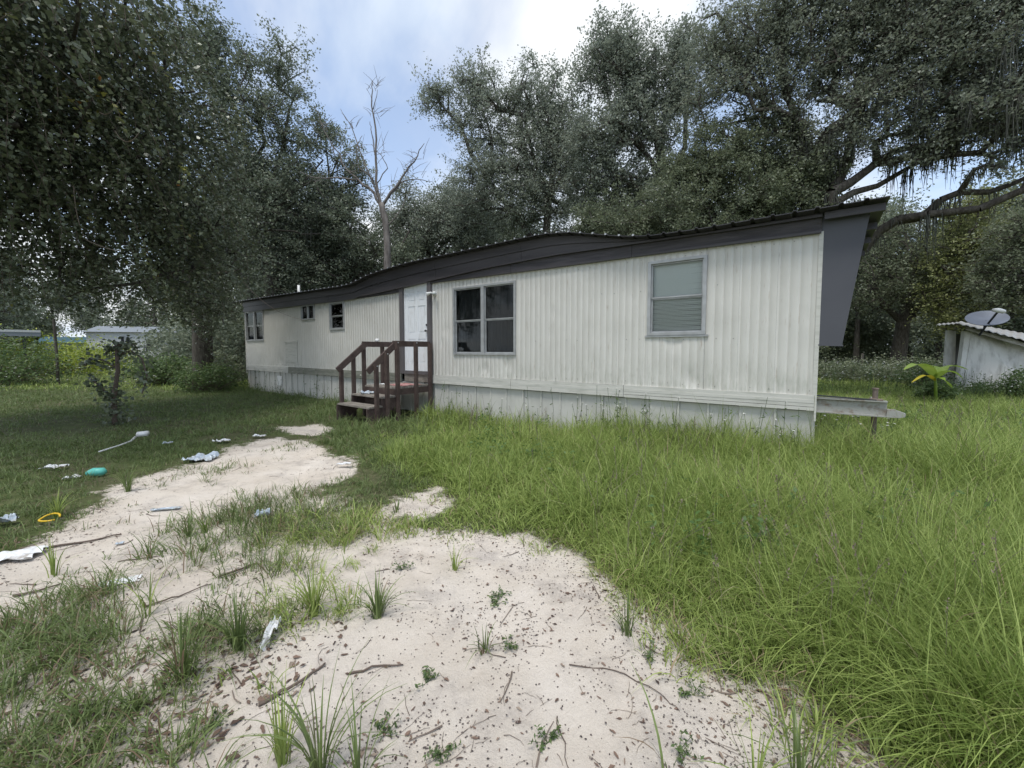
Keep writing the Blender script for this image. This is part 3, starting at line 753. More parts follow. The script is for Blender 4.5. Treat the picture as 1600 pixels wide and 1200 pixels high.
# crumpled sheets and litter lying about
def crumple(name, label, cat, loc, sx, sy, h, m, rot=0.0, n_=11, seed=0, tilt=0.0, group=None):
    r_ = np.random.default_rng(seed)
    if cat == 'rubbish': sx *= 0.66; sy *= 0.75
    n_ = n_ * 2 - 1
    u = np.linspace(-1, 1, n_); U_, V_ = np.meshgrid(u, u)
    ox, oy = r_.random(2) * 50
    edge = 1 + (fbm(U_ * 1.3 + ox, V_ * 1.3 + oy, 2) - 0.4) * 0.9
    X = U_ * sx / 2 * edge; Y = V_ * sy / 2 * (1 + (fbm(U_ * 1.5 + oy, V_ * 1.5, 2) - 0.4) * 0.9)
    Z = (np.abs(fbm(U_ * 1.1 + ox, V_ * 1.6 + oy, 2) - 0.38) * 2.2 + np.abs(fbm(U_ * 3.2 + oy, V_ * 3.2 + ox, 2) - 0.38) * 0.8) * h + 0.004
    c, s_ = math.cos(rot), math.sin(rot)
    V = np.stack([(X * c - Y * s_).ravel(), (X * s_ + Y * c).ravel(), (Z + tilt * V_ * sy).ravel()], -1)
    ix = np.arange(n_ * n_).reshape(n_, n_)
    Q = np.stack([ix[:-1, :-1], ix[:-1, 1:], ix[1:, 1:], ix[1:, :-1]], -1).reshape(-1, 4)
    V2 = np.concatenate([V, V - [0, 0, 0.002]]); Q2 = np.concatenate([Q, Q[:, ::-1] + len(V)])
    o = link(name, np_mesh(name, V2, Q2, m)); o.location = loc
    return tag(o, label, cat, group)
q = hw(7.62, 0.52, LZ + 0.002)
crumple('door_mat', 'faded red and white mat lying on the stair landing', 'mat', q, 0.62, 0.55, 0.012, M['pink'], HROT, 15, 4)
q = hw(8.02, 0.78, LZ + 0.002)
crumple('paper_scrap', 'white paper scrap on the landing beside the red mat', 'paper', q, 0.16, 0.14, 0.05, M['paper'], 0.3, 11, 5)
q = hw(8.02, 1.22, 0.557)
crumple('plastic_bag', 'crumpled white and blue bag on the middle stair tread', 'bag', q, 0.28, 0.18, 0.10, M['film'], 0.3, 13, 6)
q = hw(SL0 - 0.005, 0.70, 1.742)
o = MB().tube([(0, 0, 0), (0, 0, 0.035), (0, 0, 0.07)], [0.045, 0.055, 0.03], 10).build('white_cup', M['white'], None, True); o.location = q
tag(o, 'small white cup sitting on top of the stair handrail', 'cup')

# ------------------------------------------------------------------ trees
def unit(v):
    return v / np.maximum(np.linalg.norm(v, axis=-1, keepdims=True), 1e-9)
def leaf_quads(C, L, W, r_, up=0.35, axis=None, droop=0.0):
    """diamond leaves at centres C"""
    n_ = len(C)
    nrm = unit(r_.normal(size=(n_, 3)) + np.array([0, 0, up]) * 2.6)
    ax = r_.normal(size=(n_, 3)) if axis is None else axis + r_.normal(size=(n_, 3)) * 0.5
    ax[:, 2] -= droop
    ax = unit(ax - nrm * np.sum(ax * nrm, 1, keepdims=True)); sdv = np.cross(nrm, ax)
    sc = r_.uniform(0.6, 1.25, (n_, 1))
    a_ = C - ax * L / 2 * sc; c_ = C + ax * L / 2 * sc
    b_ = C + sdv * W / 2 * sc - ax * L * 0.08 * sc + nrm * W * 0.12; d_ = C - sdv * W / 2 * sc - ax * L * 0.08 * sc + nrm * W * 0.12
    V = np.stack([a_, b_, c_, d_], 1).reshape(-1, 3)
    return V, np.arange(n_ * 4).reshape(-1, 4)
def seg_tubes(P, Q_, rp, rq, sides):
    d = unit(Q_ - P); a_ = np.where(np.abs(d[:, 2:3]) < 0.9, np.array([[0, 0, 1.0]]), np.array([[1.0, 0, 0]]))
    x = unit(np.cross(d, a_)); y = np.cross(d, x)
    th = np.arange(sides) * 2 * math.pi / sides
    c_, s_ = np.cos(th)[None, :, None], np.sin(th)[None, :, None]
    e = d[:, None, :] * 0
    ring = x[:, None, :] * c_ + y[:, None, :] * s_
    A_ = P[:, None, :] + ring * rp[:, None, None] + e; B_ = Q_[:, None, :] + ring * rq[:, None, None]
    n_ = len(P); V = np.concatenate([A_, B_], 1).reshape(-1, 3)
    base = np.arange(n_)[:, None] * 2 * sides; k = np.arange(sides)[None, :]; k2 = (k + 1) % sides
    Q = np.stack([base + k, base + k2, base + sides + k2, base + sides + k], -1).reshape(-1, 4)
    return V, Q
class Skel:
    def __init__(s): s.p = []; s.par = []; s.len = []; s.rmin = []
    def add(s, p, par, rmin=0.0):
        s.p.append(np.array(p, float)); s.par.append(par); s.rmin.append(rmin)
        s.len.append(0 if par < 0 else s.len[par] + float(np.linalg.norm(s.p[-1] - s.p[par]))); return len(s.p) - 1
def grow(base, blobs, ncl, trunk, r_, limbs=(), tip_r=0.012, expo=2.3, shell=0.45):
    """trunk, limbs: lists of (point, radius). Returns skeleton and the cluster points"""
    sk = Skel(); i = -1
    for (p_, rr) in trunk: i = sk.add(p_, i, rr)
    ends = [i]
    for lb in limbs:
        p0 = np.array(lb[0][0]); P = np.array(sk.p); j = int(np.argmin(np.linalg.norm(P - p0, axis=1)))
        for (p_, rr) in lb: j = sk.add(p_, j, rr)
    vol = np.array([b[1][0] * b[1][1] * b[1][2] for b in blobs]) ** 0.72
    cnt = r_.multinomial(ncl, vol / vol.sum())
    T = []
    for (c, rad), k in zip(blobs, cnt):
        d = unit(r_.normal(size=(k, 3))) * (r_.random((k, 1)) ** shell)
        T.append(np.array(c) + d * np.array(rad))
    T = np.concatenate(T)
    T[:, 2] = np.maximum(T[:, 2], 0.6)
    ref = sk.p[ends[0]]
    T = T[np.argsort(np.linalg.norm(T - ref, axis=1))]
    nfix = len(sk.p); tips = []
    skip = max(1, len(trunk) - 2)
    for tp in T:
        P = np.array(sk.p[skip:]); Ln = np.array(sk.len[skip:])
        dd = np.linalg.norm(P - tp, axis=1)
        cost = dd * 1.0 + 0.22 * Ln + np.where(P[:, 2] > tp[2] + 0.3, 0.5, 0)
        j = int(np.argmin(cost)) + skip
        src = sk.p[j]; D = np.linalg.norm(tp - src); m_ = int(max(1, min(5, D / 0.55)))
        off = r_.normal(size=3) * 0.10 * D
        k = j
        for q_ in range(1, m_):
            f_ = q_ / m_
            k = sk.add(src * (1 - f_) + tp * f_ + off * math.sin(f_ * math.pi) + r_.normal(size=3) * 0.03 * D + np.array([0, 0, 0.06 * D * math.sin(f_ * math.pi)]), k)
        k = sk.add(tp, k); tips.append(k)
    n_ = len(sk.p); acc = np.zeros(n_)
    for k in tips: acc[k] += tip_r ** expo
    for k in range(n_ - 1, 0, -1):
        if sk.par[k] >= 0: acc[sk.par[k]] += acc[k] + (tip_r * 0.3) ** expo
    rad = np.maximum(acc ** (1 / expo), tip_r * 0.5)
    rad = np.where(np.array(sk.rmin) > 0, np.array(sk.rmin), rad)
    par = np.array(sk.par)
    for k in range(nfix, n_): rad[k] = min(rad[k], rad[par[k]])
    return np.array(sk.p), par, rad, T
def make_tree(name, label, base, blobs, ncl, lpc, leaf, trunk, seed, limbs=(), lm='oak', spread=0.42, group=None, moss=0, tip_r=0.012,
              cat='tree', bark='bark', droop=0.3, shell=0.45, twig=True, moss_len=(0.5, 1.4), moss_where=None):
    r_ = np.random.default_rng(seed)
    base = np.array(base, float)
    P, par, rad, T = grow(base, blobs, ncl, trunk, r_, limbs, tip_r, shell=shell)
    o = thing(name, label, cat, tuple(base), 0, group)
    k = np.arange(1, len(P)); k = k[par[k] >= 0]
    big = rad[par[k]] > 0.05
    V1, Q1 = seg_tubes(P[par[k[big]]] - base, P[k[big]] - base, rad[par[k[big]]], rad[k[big]], 7)
    parts = [(V1, Q1)]
    V2, Q2 = seg_tubes(P[par[k[~big]]] - base, P[k[~big]] - base, rad[par[k[~big]]], rad[k[~big]], 4)
    ring = [(V1, Q1)]
    VV = np.concatenate([V1, V2]); QQ = np.concatenate([Q1, Q2 + len(V1)])
    link('trunk', np_mesh('trunk', VV, QQ, M[bark], smooth=True), o)
    if lpc > 0:
        # leaves gather round several twiglets per cluster
        n_tw = 5
        tw = np.repeat(T, n_tw, 0) + r_.normal(size=(len(T) * n_tw, 3)) * spread * np.array([1, 1, 0.7])
        per = max(1, int(lpc / n_tw))
        f_ = r_.random((len(tw) * per, 1)) ** 0.6
        s_ = np.repeat(np.repeat(T, n_tw, 0), per, 0); e_ = np.repeat(tw, per, 0)
        C = s_ * (1 - f_) + e_ * f_ + r_.normal(size=s_.shape) * spread * 0.22
        V, Q = leaf_quads(C - base, leaf[0], leaf[1], r_, droop=droop)
        crnd = np.repeat(r_.random(len(T)), n_tw * per)
        rnd = np.clip(0.25 * crnd + 0.62 * r_.random(len(C)) + (r_.random(len(C)) > 0.99) * 0.25, 0, 1)
        link('crown', np_mesh('crown', V, Q, M[lm], rnd), o)
        if twig:
            Vt, Qt = seg_tubes(np.repeat(T, n_tw, 0) - base, tw - base, np.full(len(tw), tip_r * 0.5), np.full(len(tw), tip_r * 0.25), 3)
            x = link('twigs', np_mesh('twigs', Vt, Qt, M[bark]), o); x['kind'] = 'stuff'
    if moss:
        cand = np.where((rad > tip_r * 1.2) & (rad < 0.16) & (P[:, 2] > 3.0))[0]
        if moss_where is not None: cand = np.array([c for c in cand if moss_where(P[c])])
        if len(cand):
            sel = r_.choice(cand, moss)
            Vm = []; Qm = []; b = 0
            S = []; E = []; W_ = []
            for c in sel:
                Lm = r_.uniform(*moss_len)
                for q_ in range(9):
                    p0 = P[c] + r_.normal(size=3) * [0.09, 0.09, 0.02]; ll = Lm * r_.uniform(0.35, 1)
                    pts = [p0]; 
                    for w in range(3):
                        pts.append(pts[-1] + np.array([r_.normal() * 0.03, r_.normal() * 0.03, -ll / 3]))
                    for w in range(3):
                        S.append(pts[w]); E.append(pts[w + 1]); W_.append([0.009, 0.012, 0.008, 0.002][w:w + 2])
            S = np.array(S); E = np.array(E); W_ = np.array(W_)
            Vm, Qm = seg_tubes(S - base, E - base, W_[:, 0], W_[:, 1], 3)
            x = link('spanish_moss', np_mesh('spanish_moss', Vm, Qm, M['moss']), o); x['kind'] = 'stuff'
    return o
def Bp(px, py, r, Y, ry=None, zs=1.0):
    """ball seen at photo pixel px,py of photo radius r at depth Y"""
    c = dpt(px, py, Y); rr = r * Y / F
    return (c, (rr, ry if ry else rr, rr * zs))
def line(pts, Y, r0, r1):
    n_ = len(pts); out = []
    for i, q_ in enumerate(pts):
        yy = q_[2] if len(q_) > 2 else Y
        out.append((dpt(q_[0], q_[1], yy), r0 + (r1 - r0) * i / max(1, n_ - 1)))
    return out
def trunk_to(base, top_pts, Y, r0, r1):
    pts = [(np.array(base, float) - [0, 0, 0.1], r0 * 1.35), (np.array(base, float) + [0, 0, 0.35], r0)] + line(top_pts, Y, r0 * 0.9, r1)
    return pts
def gbase(px, Y): 
    d = dpt(px, 600, Y); return np.array([d[0], d[1], gz1(d[0], d[1])])

# left oak behind the vine-covered tree
b = gbase(425, 19)
make_tree('oak_tree', 'tall thin-leaved oak rising behind the vine-covered tree at left', b,
          [Bp(430, 110, 46, 19), Bp(370, 150, 60, 18.5), Bp(455, 190, 50, 19), Bp(400, 240, 72, 19), Bp(465, 270, 50, 19), Bp(330, 90, 60, 18), Bp(290, 60, 55, 18), Bp(420, 340, 80, 19), Bp(360, 300, 70, 18.5), Bp(500, 350, 45, 19.5), Bp(430, 420, 70, 19)],
          520, 140, (0.125, 0.065), trunk_to(b, [(425, 480), (418, 400), (408, 330), (400, 270)], 19, 0.34, 0.16), 11,
          limbs=[line([(408, 330), (440, 240), (452, 170)], 19, 0.12, 0.05), line([(418, 400), (370, 290), (352, 190), (345, 120)], 18.7, 0.13, 0.05), line([(410, 350), (470, 290), (505, 250)], 19, 0.09, 0.03)],
          lm='oak', spread=0.55, moss=26, tip_r=0.016)
# low oak between the dead tree and the left oak
b = gbase(560, 21)
make_tree('oak_tree', 'low dark spreading oak behind the left half of the roof', b,
          [Bp(470, 380, 60, 21), Bp(530, 330, 50, 21), Bp(560, 390, 60, 21), Bp(500, 420, 60, 20.5), Bp(440, 440, 50, 20), Bp(620, 400, 40, 21), Bp(520, 300, 30, 21), Bp(545, 265, 28, 21), Bp(510, 215, 24, 21)],
          420, 135, (0.13, 0.07), trunk_to(b, [(565, 480), (575, 430), (570, 400)], 21, 0.4, 0.22), 12,
          limbs=[line([(575, 440), (540, 410), (480, 395), (430, 380)], 20.5, 0.17, 0.05), line([(575, 430), (620, 400), (640, 360)], 21, 0.12, 0.04), line([(570, 400), (535, 340), (515, 280), (508, 215)], 21, 0.10, 0.03)],
          lm='oak', spread=0.55, moss=20, tip_r=0.016)
# low pale crown to the right of the dead tree
b = gbase(690, 24)
make_tree('oak_tree', 'low rounded grey-green oak in the gap right of the dead tree', b,
          [Bp(650, 330, 44, 24), Bp(715, 325, 46, 24), Bp(690, 360, 50, 24), Bp(620, 350, 34, 24), Bp(750, 350, 40, 24), Bp(660, 385, 40, 23.5), Bp(730, 385, 40, 23.5)],
          360, 120, (0.14, 0.075), trunk_to(b, [(690, 470), (672, 410), (665, 380)], 24, 0.3, 0.16), 13,
          limbs=[line([(680, 430), (645, 395), (620, 360)], 24, 0.13, 0.04), line([(672, 410), (700, 370), (735, 330)], 24, 0.12, 0.04)],
          lm='oak_pale', spread=0.6, tip_r=0.018, moss=10)
# tall pale oak, centre
b = gbase(850, 20)
make_tree('oak_tree', 'tall loose silvery oak behind the bowed part of the roof', b,
          [Bp(680, 150, 27, 20), Bp(700, 185, 18, 20), Bp(745, 135, 40, 20), Bp(755, 200, 42, 20), Bp(760, 270, 48, 20), Bp(830, 135, 42, 20), Bp(870, 170, 46, 20), Bp(830, 220, 56, 20), Bp(880, 250, 50, 20), Bp(800, 310, 60, 20), Bp(865, 320, 60, 20), Bp(900, 210, 30, 20), Bp(720, 330, 30, 20), Bp(795, 160, 22, 20)],
          700, 112, (0.115, 0.062), trunk_to(b, [(850, 470), (852, 380), (858, 310), (868, 240)], 20, 0.27, 0.12), 14,
          limbs=[line([(851, 400), (800, 330), (762, 280), (735, 240), (722, 200), (685, 160)], 20, 0.16, 0.035), line([(858, 330), (835, 250), (820, 190), (830, 140)], 20, 0.10, 0.03), line([(762, 280), (770, 220), (750, 160)], 20, 0.08, 0.03), line([(868, 240), (880, 190)], 20, 0.08, 0.04)],
          lm='oak_pale', spread=0.48, tip_r=0.014, moss=24, droop=0.5)
# right-centre oak
b = gbase(1060, 17)
make_tree('oak_tree', 'oak with leaning forked limbs above the middle of the roof', b,
          [Bp(965, 70, 42, 17), Bp(930, 115, 32, 17), Bp(1000, 120, 42, 17), Bp(985, 170, 34, 17), Bp(940, 220, 46, 17), Bp(1020, 200, 44, 17), Bp(930, 290, 46, 17.5), Bp(1060, 130, 44, 17), Bp(1000, 290, 40, 17.5), Bp(1070, 80, 34, 17)],
          600, 112, (0.112, 0.060), trunk_to(b, [(1058, 470), (1052, 350), (1045, 290), (1030, 240)], 17, 0.32, 0.18), 15,
          limbs=[line([(1045, 290), (1005, 235), (970, 205), (940, 190)], 17, 0.13, 0.04), line([(1030, 240), (1020, 190), (1005, 150), (970, 125), (955, 80)], 17, 0.14, 0.04), line([(1045, 290), (1070, 230), (1072, 160), (1070, 90)], 17, 0.13, 0.04), line([(1052, 320), (990, 290), (940, 270)], 17, 0.10, 0.03)],
          lm='oak_pale', spread=0.45, tip_r=0.013, moss=18)
# dense low crown right above the roof
b = gbase(1170, 13)
make_tree('oak_tree', 'dense low green oak crown touching the right half of the roof', b,
          [Bp(1150, 320, 60, 12.5), Bp(1060, 340, 55, 13), Bp(1220, 300, 56, 12.5), Bp(990, 350, 46, 13.5), Bp(1120, 250, 50, 13), Bp(1200, 240, 50, 13), Bp(1270, 280, 40, 12.5), Bp(930, 360, 36, 14), Bp(1060, 270, 34, 13.5), Bp(1240, 350, 46, 12.2)],
          520, 210, (0.082, 0.045), trunk_to(b, [(1172, 480), (1175, 380), (1180, 320)], 13.4, 0.3, 0.2), 16,
          limbs=[line([(1175, 360), (1120, 310), (1060, 290)], 13.4, 0.13, 0.04), line([(1180, 320), (1230, 270), (1250, 220)], 13.2, 0.13, 0.05), line([(1180, 320), (1165, 250), (1150, 200)], 13.4, 0.13, 0.05)],
          lm='oak_bright', spread=0.36, tip_r=0.012)
# huge right oak with the long horizontal limbs
b = gbase(1238, 12.8)
right_moss = lambda p_: True
make_tree('live_oak_tree', 'huge spreading live oak with long mossy limbs over the right roof end', b,
          [Bp(1150, 60, 60, 13), Bp(1120, 150, 50, 13), Bp(1230, 40, 70, 12.5), Bp(1210, 150, 60, 12.5), Bp(1310, 80, 70, 12), Bp(1390, 30, 80, 11.5), Bp(1340, 180, 56, 11.5), Bp(1430, 130, 70, 11), Bp(1500, 60, 80, 10.5),
           Bp(1580, 130, 80, 10), Bp(1500, 190, 56, 10.5), Bp(1590, 30, 70, 10), Bp(1600, 220, 52, 10), Bp(1420, 220, 42, 11), Bp(1660, 120, 90, 10), Bp(1270, 230, 40, 12), Bp(1300, -40, 90, 12), Bp(1480, -60, 110, 11), Bp(1620, -80, 100, 10), Bp(1540, 262, 24, 10)],
          1350, 112, (0.092, 0.046), trunk_to(b, [(1244, 470), (1256, 400), (1272, 345), (1292, 290)], 12.5, 0.42, 0.26), 17,
          limbs=[line([(1256, 415, 12.5), (1315, 408, 12.4), (1347, 392, 12.2), (1372, 362, 11.9), (1405, 342, 11.5), (1450, 335, 11), (1530, 326, 10.4), (1600, 296, 10), (1680, 270, 9.6)], 11, 0.17, 0.07),
                 line([(1405, 345, 11.5), (1440, 340, 11.3), (1470, 312, 11), (1500, 300, 10.8), (1545, 300, 10.6), (1580, 288, 10.4), (1640, 262, 10.2)], 11, 0.11, 0.05),
                 line([(1300, 300), (1330, 285), (1370, 255), (1400, 235), (1450, 225), (1500, 190)], 11.6, 0.14, 0.05),
                 line([(1300, 300), (1325, 250), (1335, 190), (1340, 120), (1380, 50)], 12, 0.17, 0.05),
                 line([(1300, 320), (1335, 300), (1372, 290), (1420, 262), (1480, 230)], 11.6, 0.11, 0.04),
                 line([(1300, 300), (1260, 220), (1230, 150), (1220, 60)], 12.4, 0.15, 0.05), line([(1260, 220), (1190, 150), (1150, 80), (1120, 20)], 12.7, 0.11, 0.04)],
          lm='oak_mid', spread=0.40, tip_r=0.012, moss=170, moss_len=(0.3, 1.5), moss_where=lambda p_: p_[0] > 4.2 and p_[2] < 8.5)
# hanging moss columns on the near limb get a second, denser set through a small vine tree
# dead snag
b = gbase(605, 15.5)
r_ = np.random.default_rng(5)
dead = thing('dead_tree', 'leafless grey dead tree standing bare against the sky behind the roof', 'tree', tuple(b))
mb = MB()
def dead_branch(pts, r0, r1, Y=15.5):
    P_ = [Vector(dpt(q_[0], q_[1], q_[2] if len(q_) > 2 else Y) - b) for q_ in pts]
    out = []
    for i in range(len(P_) - 1):
        for k in range(3):
            f_ = k / 3; out.append(P_[i].lerp(P_[i + 1], f_) + Vector(r_.normal(size=3) * 0.025))
    out.append(P_[-1])
    mb.tube(out, list(np.linspace(r0 * 0.62, r1 * 0.7, len(out))), 7)
dead_branch([(612, 610), (608, 480), (606, 400), (602, 340), (596, 318)], 0.24, 0.16)
dead_branch([(600, 330), (585, 300), (560, 282), (535, 277), (500, 280), (468, 268)], 0.10, 0.012)
dead_branch([(600, 330), (590, 300), (588, 250), (585, 200), (580, 150), (582, 127)], 0.10, 0.015)
dead_branch([(583, 170), (590, 140)], 0.03, 0.01)
dead_branch([(586, 250), (580, 205), (578, 190)], 0.035, 0.012)
dead_branch([(598, 320), (618, 292), (636, 268), (652, 245), (663, 224)], 0.09, 0.014)
dead_branch([(606, 310), (625, 285), (650, 280), (676, 284)], 0.055, 0.01)
dead_branch([(595, 318), (575, 270), (562, 235), (548, 195), (532, 170)], 0.06, 0.01)
dead_branch([(585, 283), (560, 262), (557, 225), (566, 212)], 0.045, 0.012)
dead_branch([(588, 290), (606, 262), (597, 244), (580, 225)], 0.035, 0.01)
dead_branch([(560, 282), (540, 262), (528, 240), (505, 200), (490, 165)], 0.055, 0.012)
dead_branch([(640, 262), (646, 250), (642, 232)], 0.02, 0.006)
dead_branch([(598, 360), (622, 335), (640, 300)], 0.05, 0.012)
mb.build('trunk', M['deadwood'], dead, True)
mb = MB()
for (x0, y0) in ((505, 200), (548, 195), (585, 180), (592, 235), (636, 268), (650, 280), (562, 235), (560, 262), (528, 240), (652, 245), (500, 280), (582, 140), (590, 300), (620, 290)):
    for k in range(11):
        p0 = Vector(dpt(x0 + random.uniform(-10, 10), y0 + random.uniform(-8, 8), 15.5) - b)
        d_ = Vector((random.gauss(0, 1), random.gauss(0, .4), random.gauss(0.3, 0.8))).normalized() * random.uniform(0.2, 0.75)
        mb.tube([p0, p0 + d_ * 0.5 + Vector((0, 0, 0.04)), p0 + d_], [0.010, 0.007, 0.003], 3)
x = mb.build('twigs', M['deadwood'], dead); x['kind'] = 'stuff'

# vine-covered tree, near left
def vine_tree():
    b = gbase(318, 15.5)
    r_ = np.random.default_rng(21)
    blobs = [Bp(-60, 60, 190, 8.0, 2.2), Bp(60, 40, 150, 8.2, 2.0), Bp(170, 70, 110, 9.0, 2.2), Bp(235, 160, 95, 9.6, 2.2), Bp(90, 200, 150, 8.2, 2.0), Bp(-60, 280, 170, 7.8, 1.8), Bp(200, 280, 125, 9.2, 2.2),
             Bp(290, 300, 85, 10.2, 2.2), Bp(110, 360, 110, 8.6, 1.8), Bp(320, 400, 62, 11.4, 1.8), Bp(240, 400, 90, 10.2, 2.0), Bp(0, 400, 80, 8.0, 1.6), Bp(335, 480, 44, 13.2, 1.6), Bp(300, 200, 50, 10.5, 1.5), Bp(285, 470, 40, 12.8, 1.6), (np.array([-7.6, 5.0, 7.0]), (2.6, 2.0, 1.9)), (np.array([-10.5, 7.0, 5.5]), (2.4, 2.2, 2.0))]  # last two blobs added, mostly out of frame, to shade the left lawn
    trunk = [(b - [0, 0, .1], 0.42), (b + [0, 0, .4], 0.34), (dpt(315, 480, 15), 0.30), (dpt(300, 400, 14), 0.26), (dpt(270, 320, 12.5), 0.22), (dpt(200, 240, 10.8), 0.18), (dpt(120, 160, 9.5), 0.14)]
    P, par, rad, T = grow(b, blobs, 960, trunk, r_, [line([(270, 320, 12.5), (280, 220, 11.5), (260, 120, 10.5)], 11, 0.15, 0.06), line([(200, 240, 10.8), (60, 260, 9), (-60, 240, 8)], 9, 0.13, 0.05), line([(315, 480, 15), (335, 430, 13.5), (330, 380, 12)], 13, 0.12, 0.05)], 0.014)
    o = thing('vine_covered_tree', 'large tree smothered in hanging ivy, near left of the yard', 'tree', tuple(b))
    k = np.arange(1, len(P)); k = k[par[k] >= 0]
    V1, Q1 = seg_tubes(P[par[k]] - b, P[k] - b, rad[par[k]], rad[k], 6)
    link('trunk', np_mesh('trunk', V1, Q1, M['bark'], smooth=True), o)
    # inner foliage
    per = 88
    C = np.repeat(T, per, 0) + r_.normal(size=(len(T) * per, 3)) * [0.42, 0.42, 0.36]
    C = C[~((C[:, 2] < 2.0 + 0.45 * vnoise(C[:, 0] * 2, C[:, 1] * 2)) & (C[:, 0] / C[:, 1] < -0.80))]
    C = C[~((C[:, 0] / C[:, 1] > -0.672) & (C[:, 2] < 3.4))]
    V, Q = leaf_quads(C - b, 0.09, 0.06, r_, up=0.25, droop=0.5)
    link('crown', np_mesh('crown', V, Q, M['ivy'], np.clip(r_.random(len(C)) * 0.9, 0, 1)), o)
    # drooping vine strands over the outside
    Vs = []; S0 = []; S1 = []; LC = []; LA = []; LR = []
    vol = np.array([q_[1][0] ** 2 for q_ in blobs]); cnt = r_.multinomial(2100, vol / vol.sum())
    for (c, rd), kk in zip(blobs, cnt):
        d = unit(r_.normal(size=(kk, 3)) + [0.25, -0.75, 0.35])
        st_ = c + d * np.array(rd) * r_.uniform(0.85, 1.12, (kk, 1))
        for p0, dd in zip(st_, d):
            p_ = p0.copy(); v = np.array([0.55 + r_.normal() * 0.35, -0.15 + r_.normal() * 0.3, -0.25 + r_.normal() * 0.2]); v /= np.linalg.norm(v)
            nseg = int(r_.integers(6, 18)); strand_hue = r_.random()
            yel = strand_hue > 0.94
            for w in range(nseg):
                v = v + np.array([0, 0, -0.13]) + r_.normal(size=3) * 0.07; v /= np.linalg.norm(v)
                q_ = p_ + v * 0.075
                S0.append(p_.copy()); S1.append(q_)
                for z in range(2):
                    LC.append(p_ + v * 0.04 * z + r_.normal(size=3) * 0.035); LA.append(v)
                    LR.append(min(1, (0.80 if yel else 0.08) + 0.55 * (0.35 if yel else 1) * r_.random() + (0.35 if r_.random() > 0.985 else 0)))
                p_ = q_
    S0 = np.array(S0); S1 = np.array(S1)
    kp = ~((S1[:, 2] < 2.2) & (S1[:, 0] / S1[:, 1] < -0.80)) & ~((S1[:, 2] < 3.3) & (S1[:, 0] / S1[:, 1] > -0.672)); S0 = S0[kp]; S1 = S1[kp]
    Vv, Qv = seg_tubes(S0 - b, S1 - b, np.full(len(S0), 0.004), np.full(len(S0), 0.0035), 3)
    x = link('vine_stems', np_mesh('vine_stems', Vv, Qv, M['twig'], np.full(len(Qv), 0.3)), o); x['kind'] = 'stuff'
    LC = np.array(LC); LA = np.array(LA); LR = np.array(LR)
    low = (LC[:, 2] < 1.95 + 0.45 * vnoise(LC[:, 0] * 2, LC[:, 1] * 2)) & (LC[:, 0] / LC[:, 1] < -0.80)
    low |= (LC[:, 0] / LC[:, 1] > -0.672) & (LC[:, 2] < 3.3)
    LC = LC[~low]; LA = LA[~low]; LR = LR[~low]
    V, Q = leaf_quads(np.array(LC) - b, 0.088, 0.07, r_, up=0.55, axis=np.array(LA), droop=0.2)
    x = link('vine_leaves', np_mesh('vine_leaves', V, Q, M['ivy'], LR), o); x['kind'] = 'stuff'
    # a few long bare tendrils
    mb = MB()
    for (a_, c_, d_) in (((180, 205), (200, 240), (220, 202)), ((115, 290), (118, 350), (135, 375)), ((135, 375), (170, 392), (190, 392)), ((155, 175), (170, 190), (190, 150)), ((380, 440), (420, 490), (475, 500))):
        P_ = [dpt(a_[0], a_[1], 7.4 if a_[0] < 300 else 11.5), dpt(c_[0], c_[1], 7.3 if a_[0] < 300 else 11.4), dpt(d_[0], d_[1], 7.4 if a_[0] < 300 else 11.3)]
        pts = [(1 - f_) ** 2 * P_[0] + 2 * f_ * (1 - f_) * P_[1] + f_ * f_ * P_[2] - b for f_ in np.linspace(0, 1, 10)]
        mb.tube(pts, list(np.linspace(0.010, 0.005, 10)), 4, 0.8)
    x = mb.build('tendrils', M['twig'], o); x['kind'] = 'stuff'
vine_tree()

# right background: oak with forked trunk and yellow-green trees
b = gbase(1400, 27)
make_tree('oak_tree', 'broad oak with dark forked trunk in the clearing behind the drawbar', b,
          [Bp(1400, 420, 60, 27), Bp(1350, 450, 46, 27), Bp(1450, 450, 50, 27), Bp(1390, 370, 50, 28), Bp(1440, 390, 50, 28), Bp(1340, 400, 40, 28)],
          330, 90, (0.15, 0.08), trunk_to(b, [(1408, 530), (1412, 500), (1420, 470)], 27, 0.45, 0.3), 31,
          limbs=[line([(1412, 505), (1385, 480), (1360, 450)], 27, 0.25, 0.08), line([(1415, 500), (1440, 475), (1465, 450)], 27, 0.22, 0.08)], lm='oak_bright', spread=0.7, tip_r=0.02)
b = gbase(1530, 24)
make_tree('broadleaf_tree', 'yellow-green leafy tree behind the leaning white shed', b,
          [Bp(1500, 400, 50, 24), Bp(1540, 440, 50, 24), Bp(1480, 460, 36, 24), Bp(1560, 380, 44, 24), Bp(1520, 340, 40, 24), Bp(1500, 500, 34, 23.5)],
          300, 80, (0.17, 0.09), trunk_to(b, [(1528, 520), (1524, 450)], 24, 0.16, 0.1), 32, lm='yellowgreen', spread=0.7, tip_r=0.018)
b = gbase(1610, 20)
make_tree('broadleaf_tree', 'dark leafy tree at the right edge behind the satellite dish', b,
          [Bp(1600, 380, 54, 20), Bp(1580, 450, 50, 20), Bp(1640, 440, 60, 20), Bp(1630, 340, 50, 20)],
          260, 80, (0.14, 0.07), trunk_to(b, [(1612, 520), (1610, 450)], 20, 0.2, 0.12), 33, lm='oak_bright', spread=0.6, tip_r=0.018)

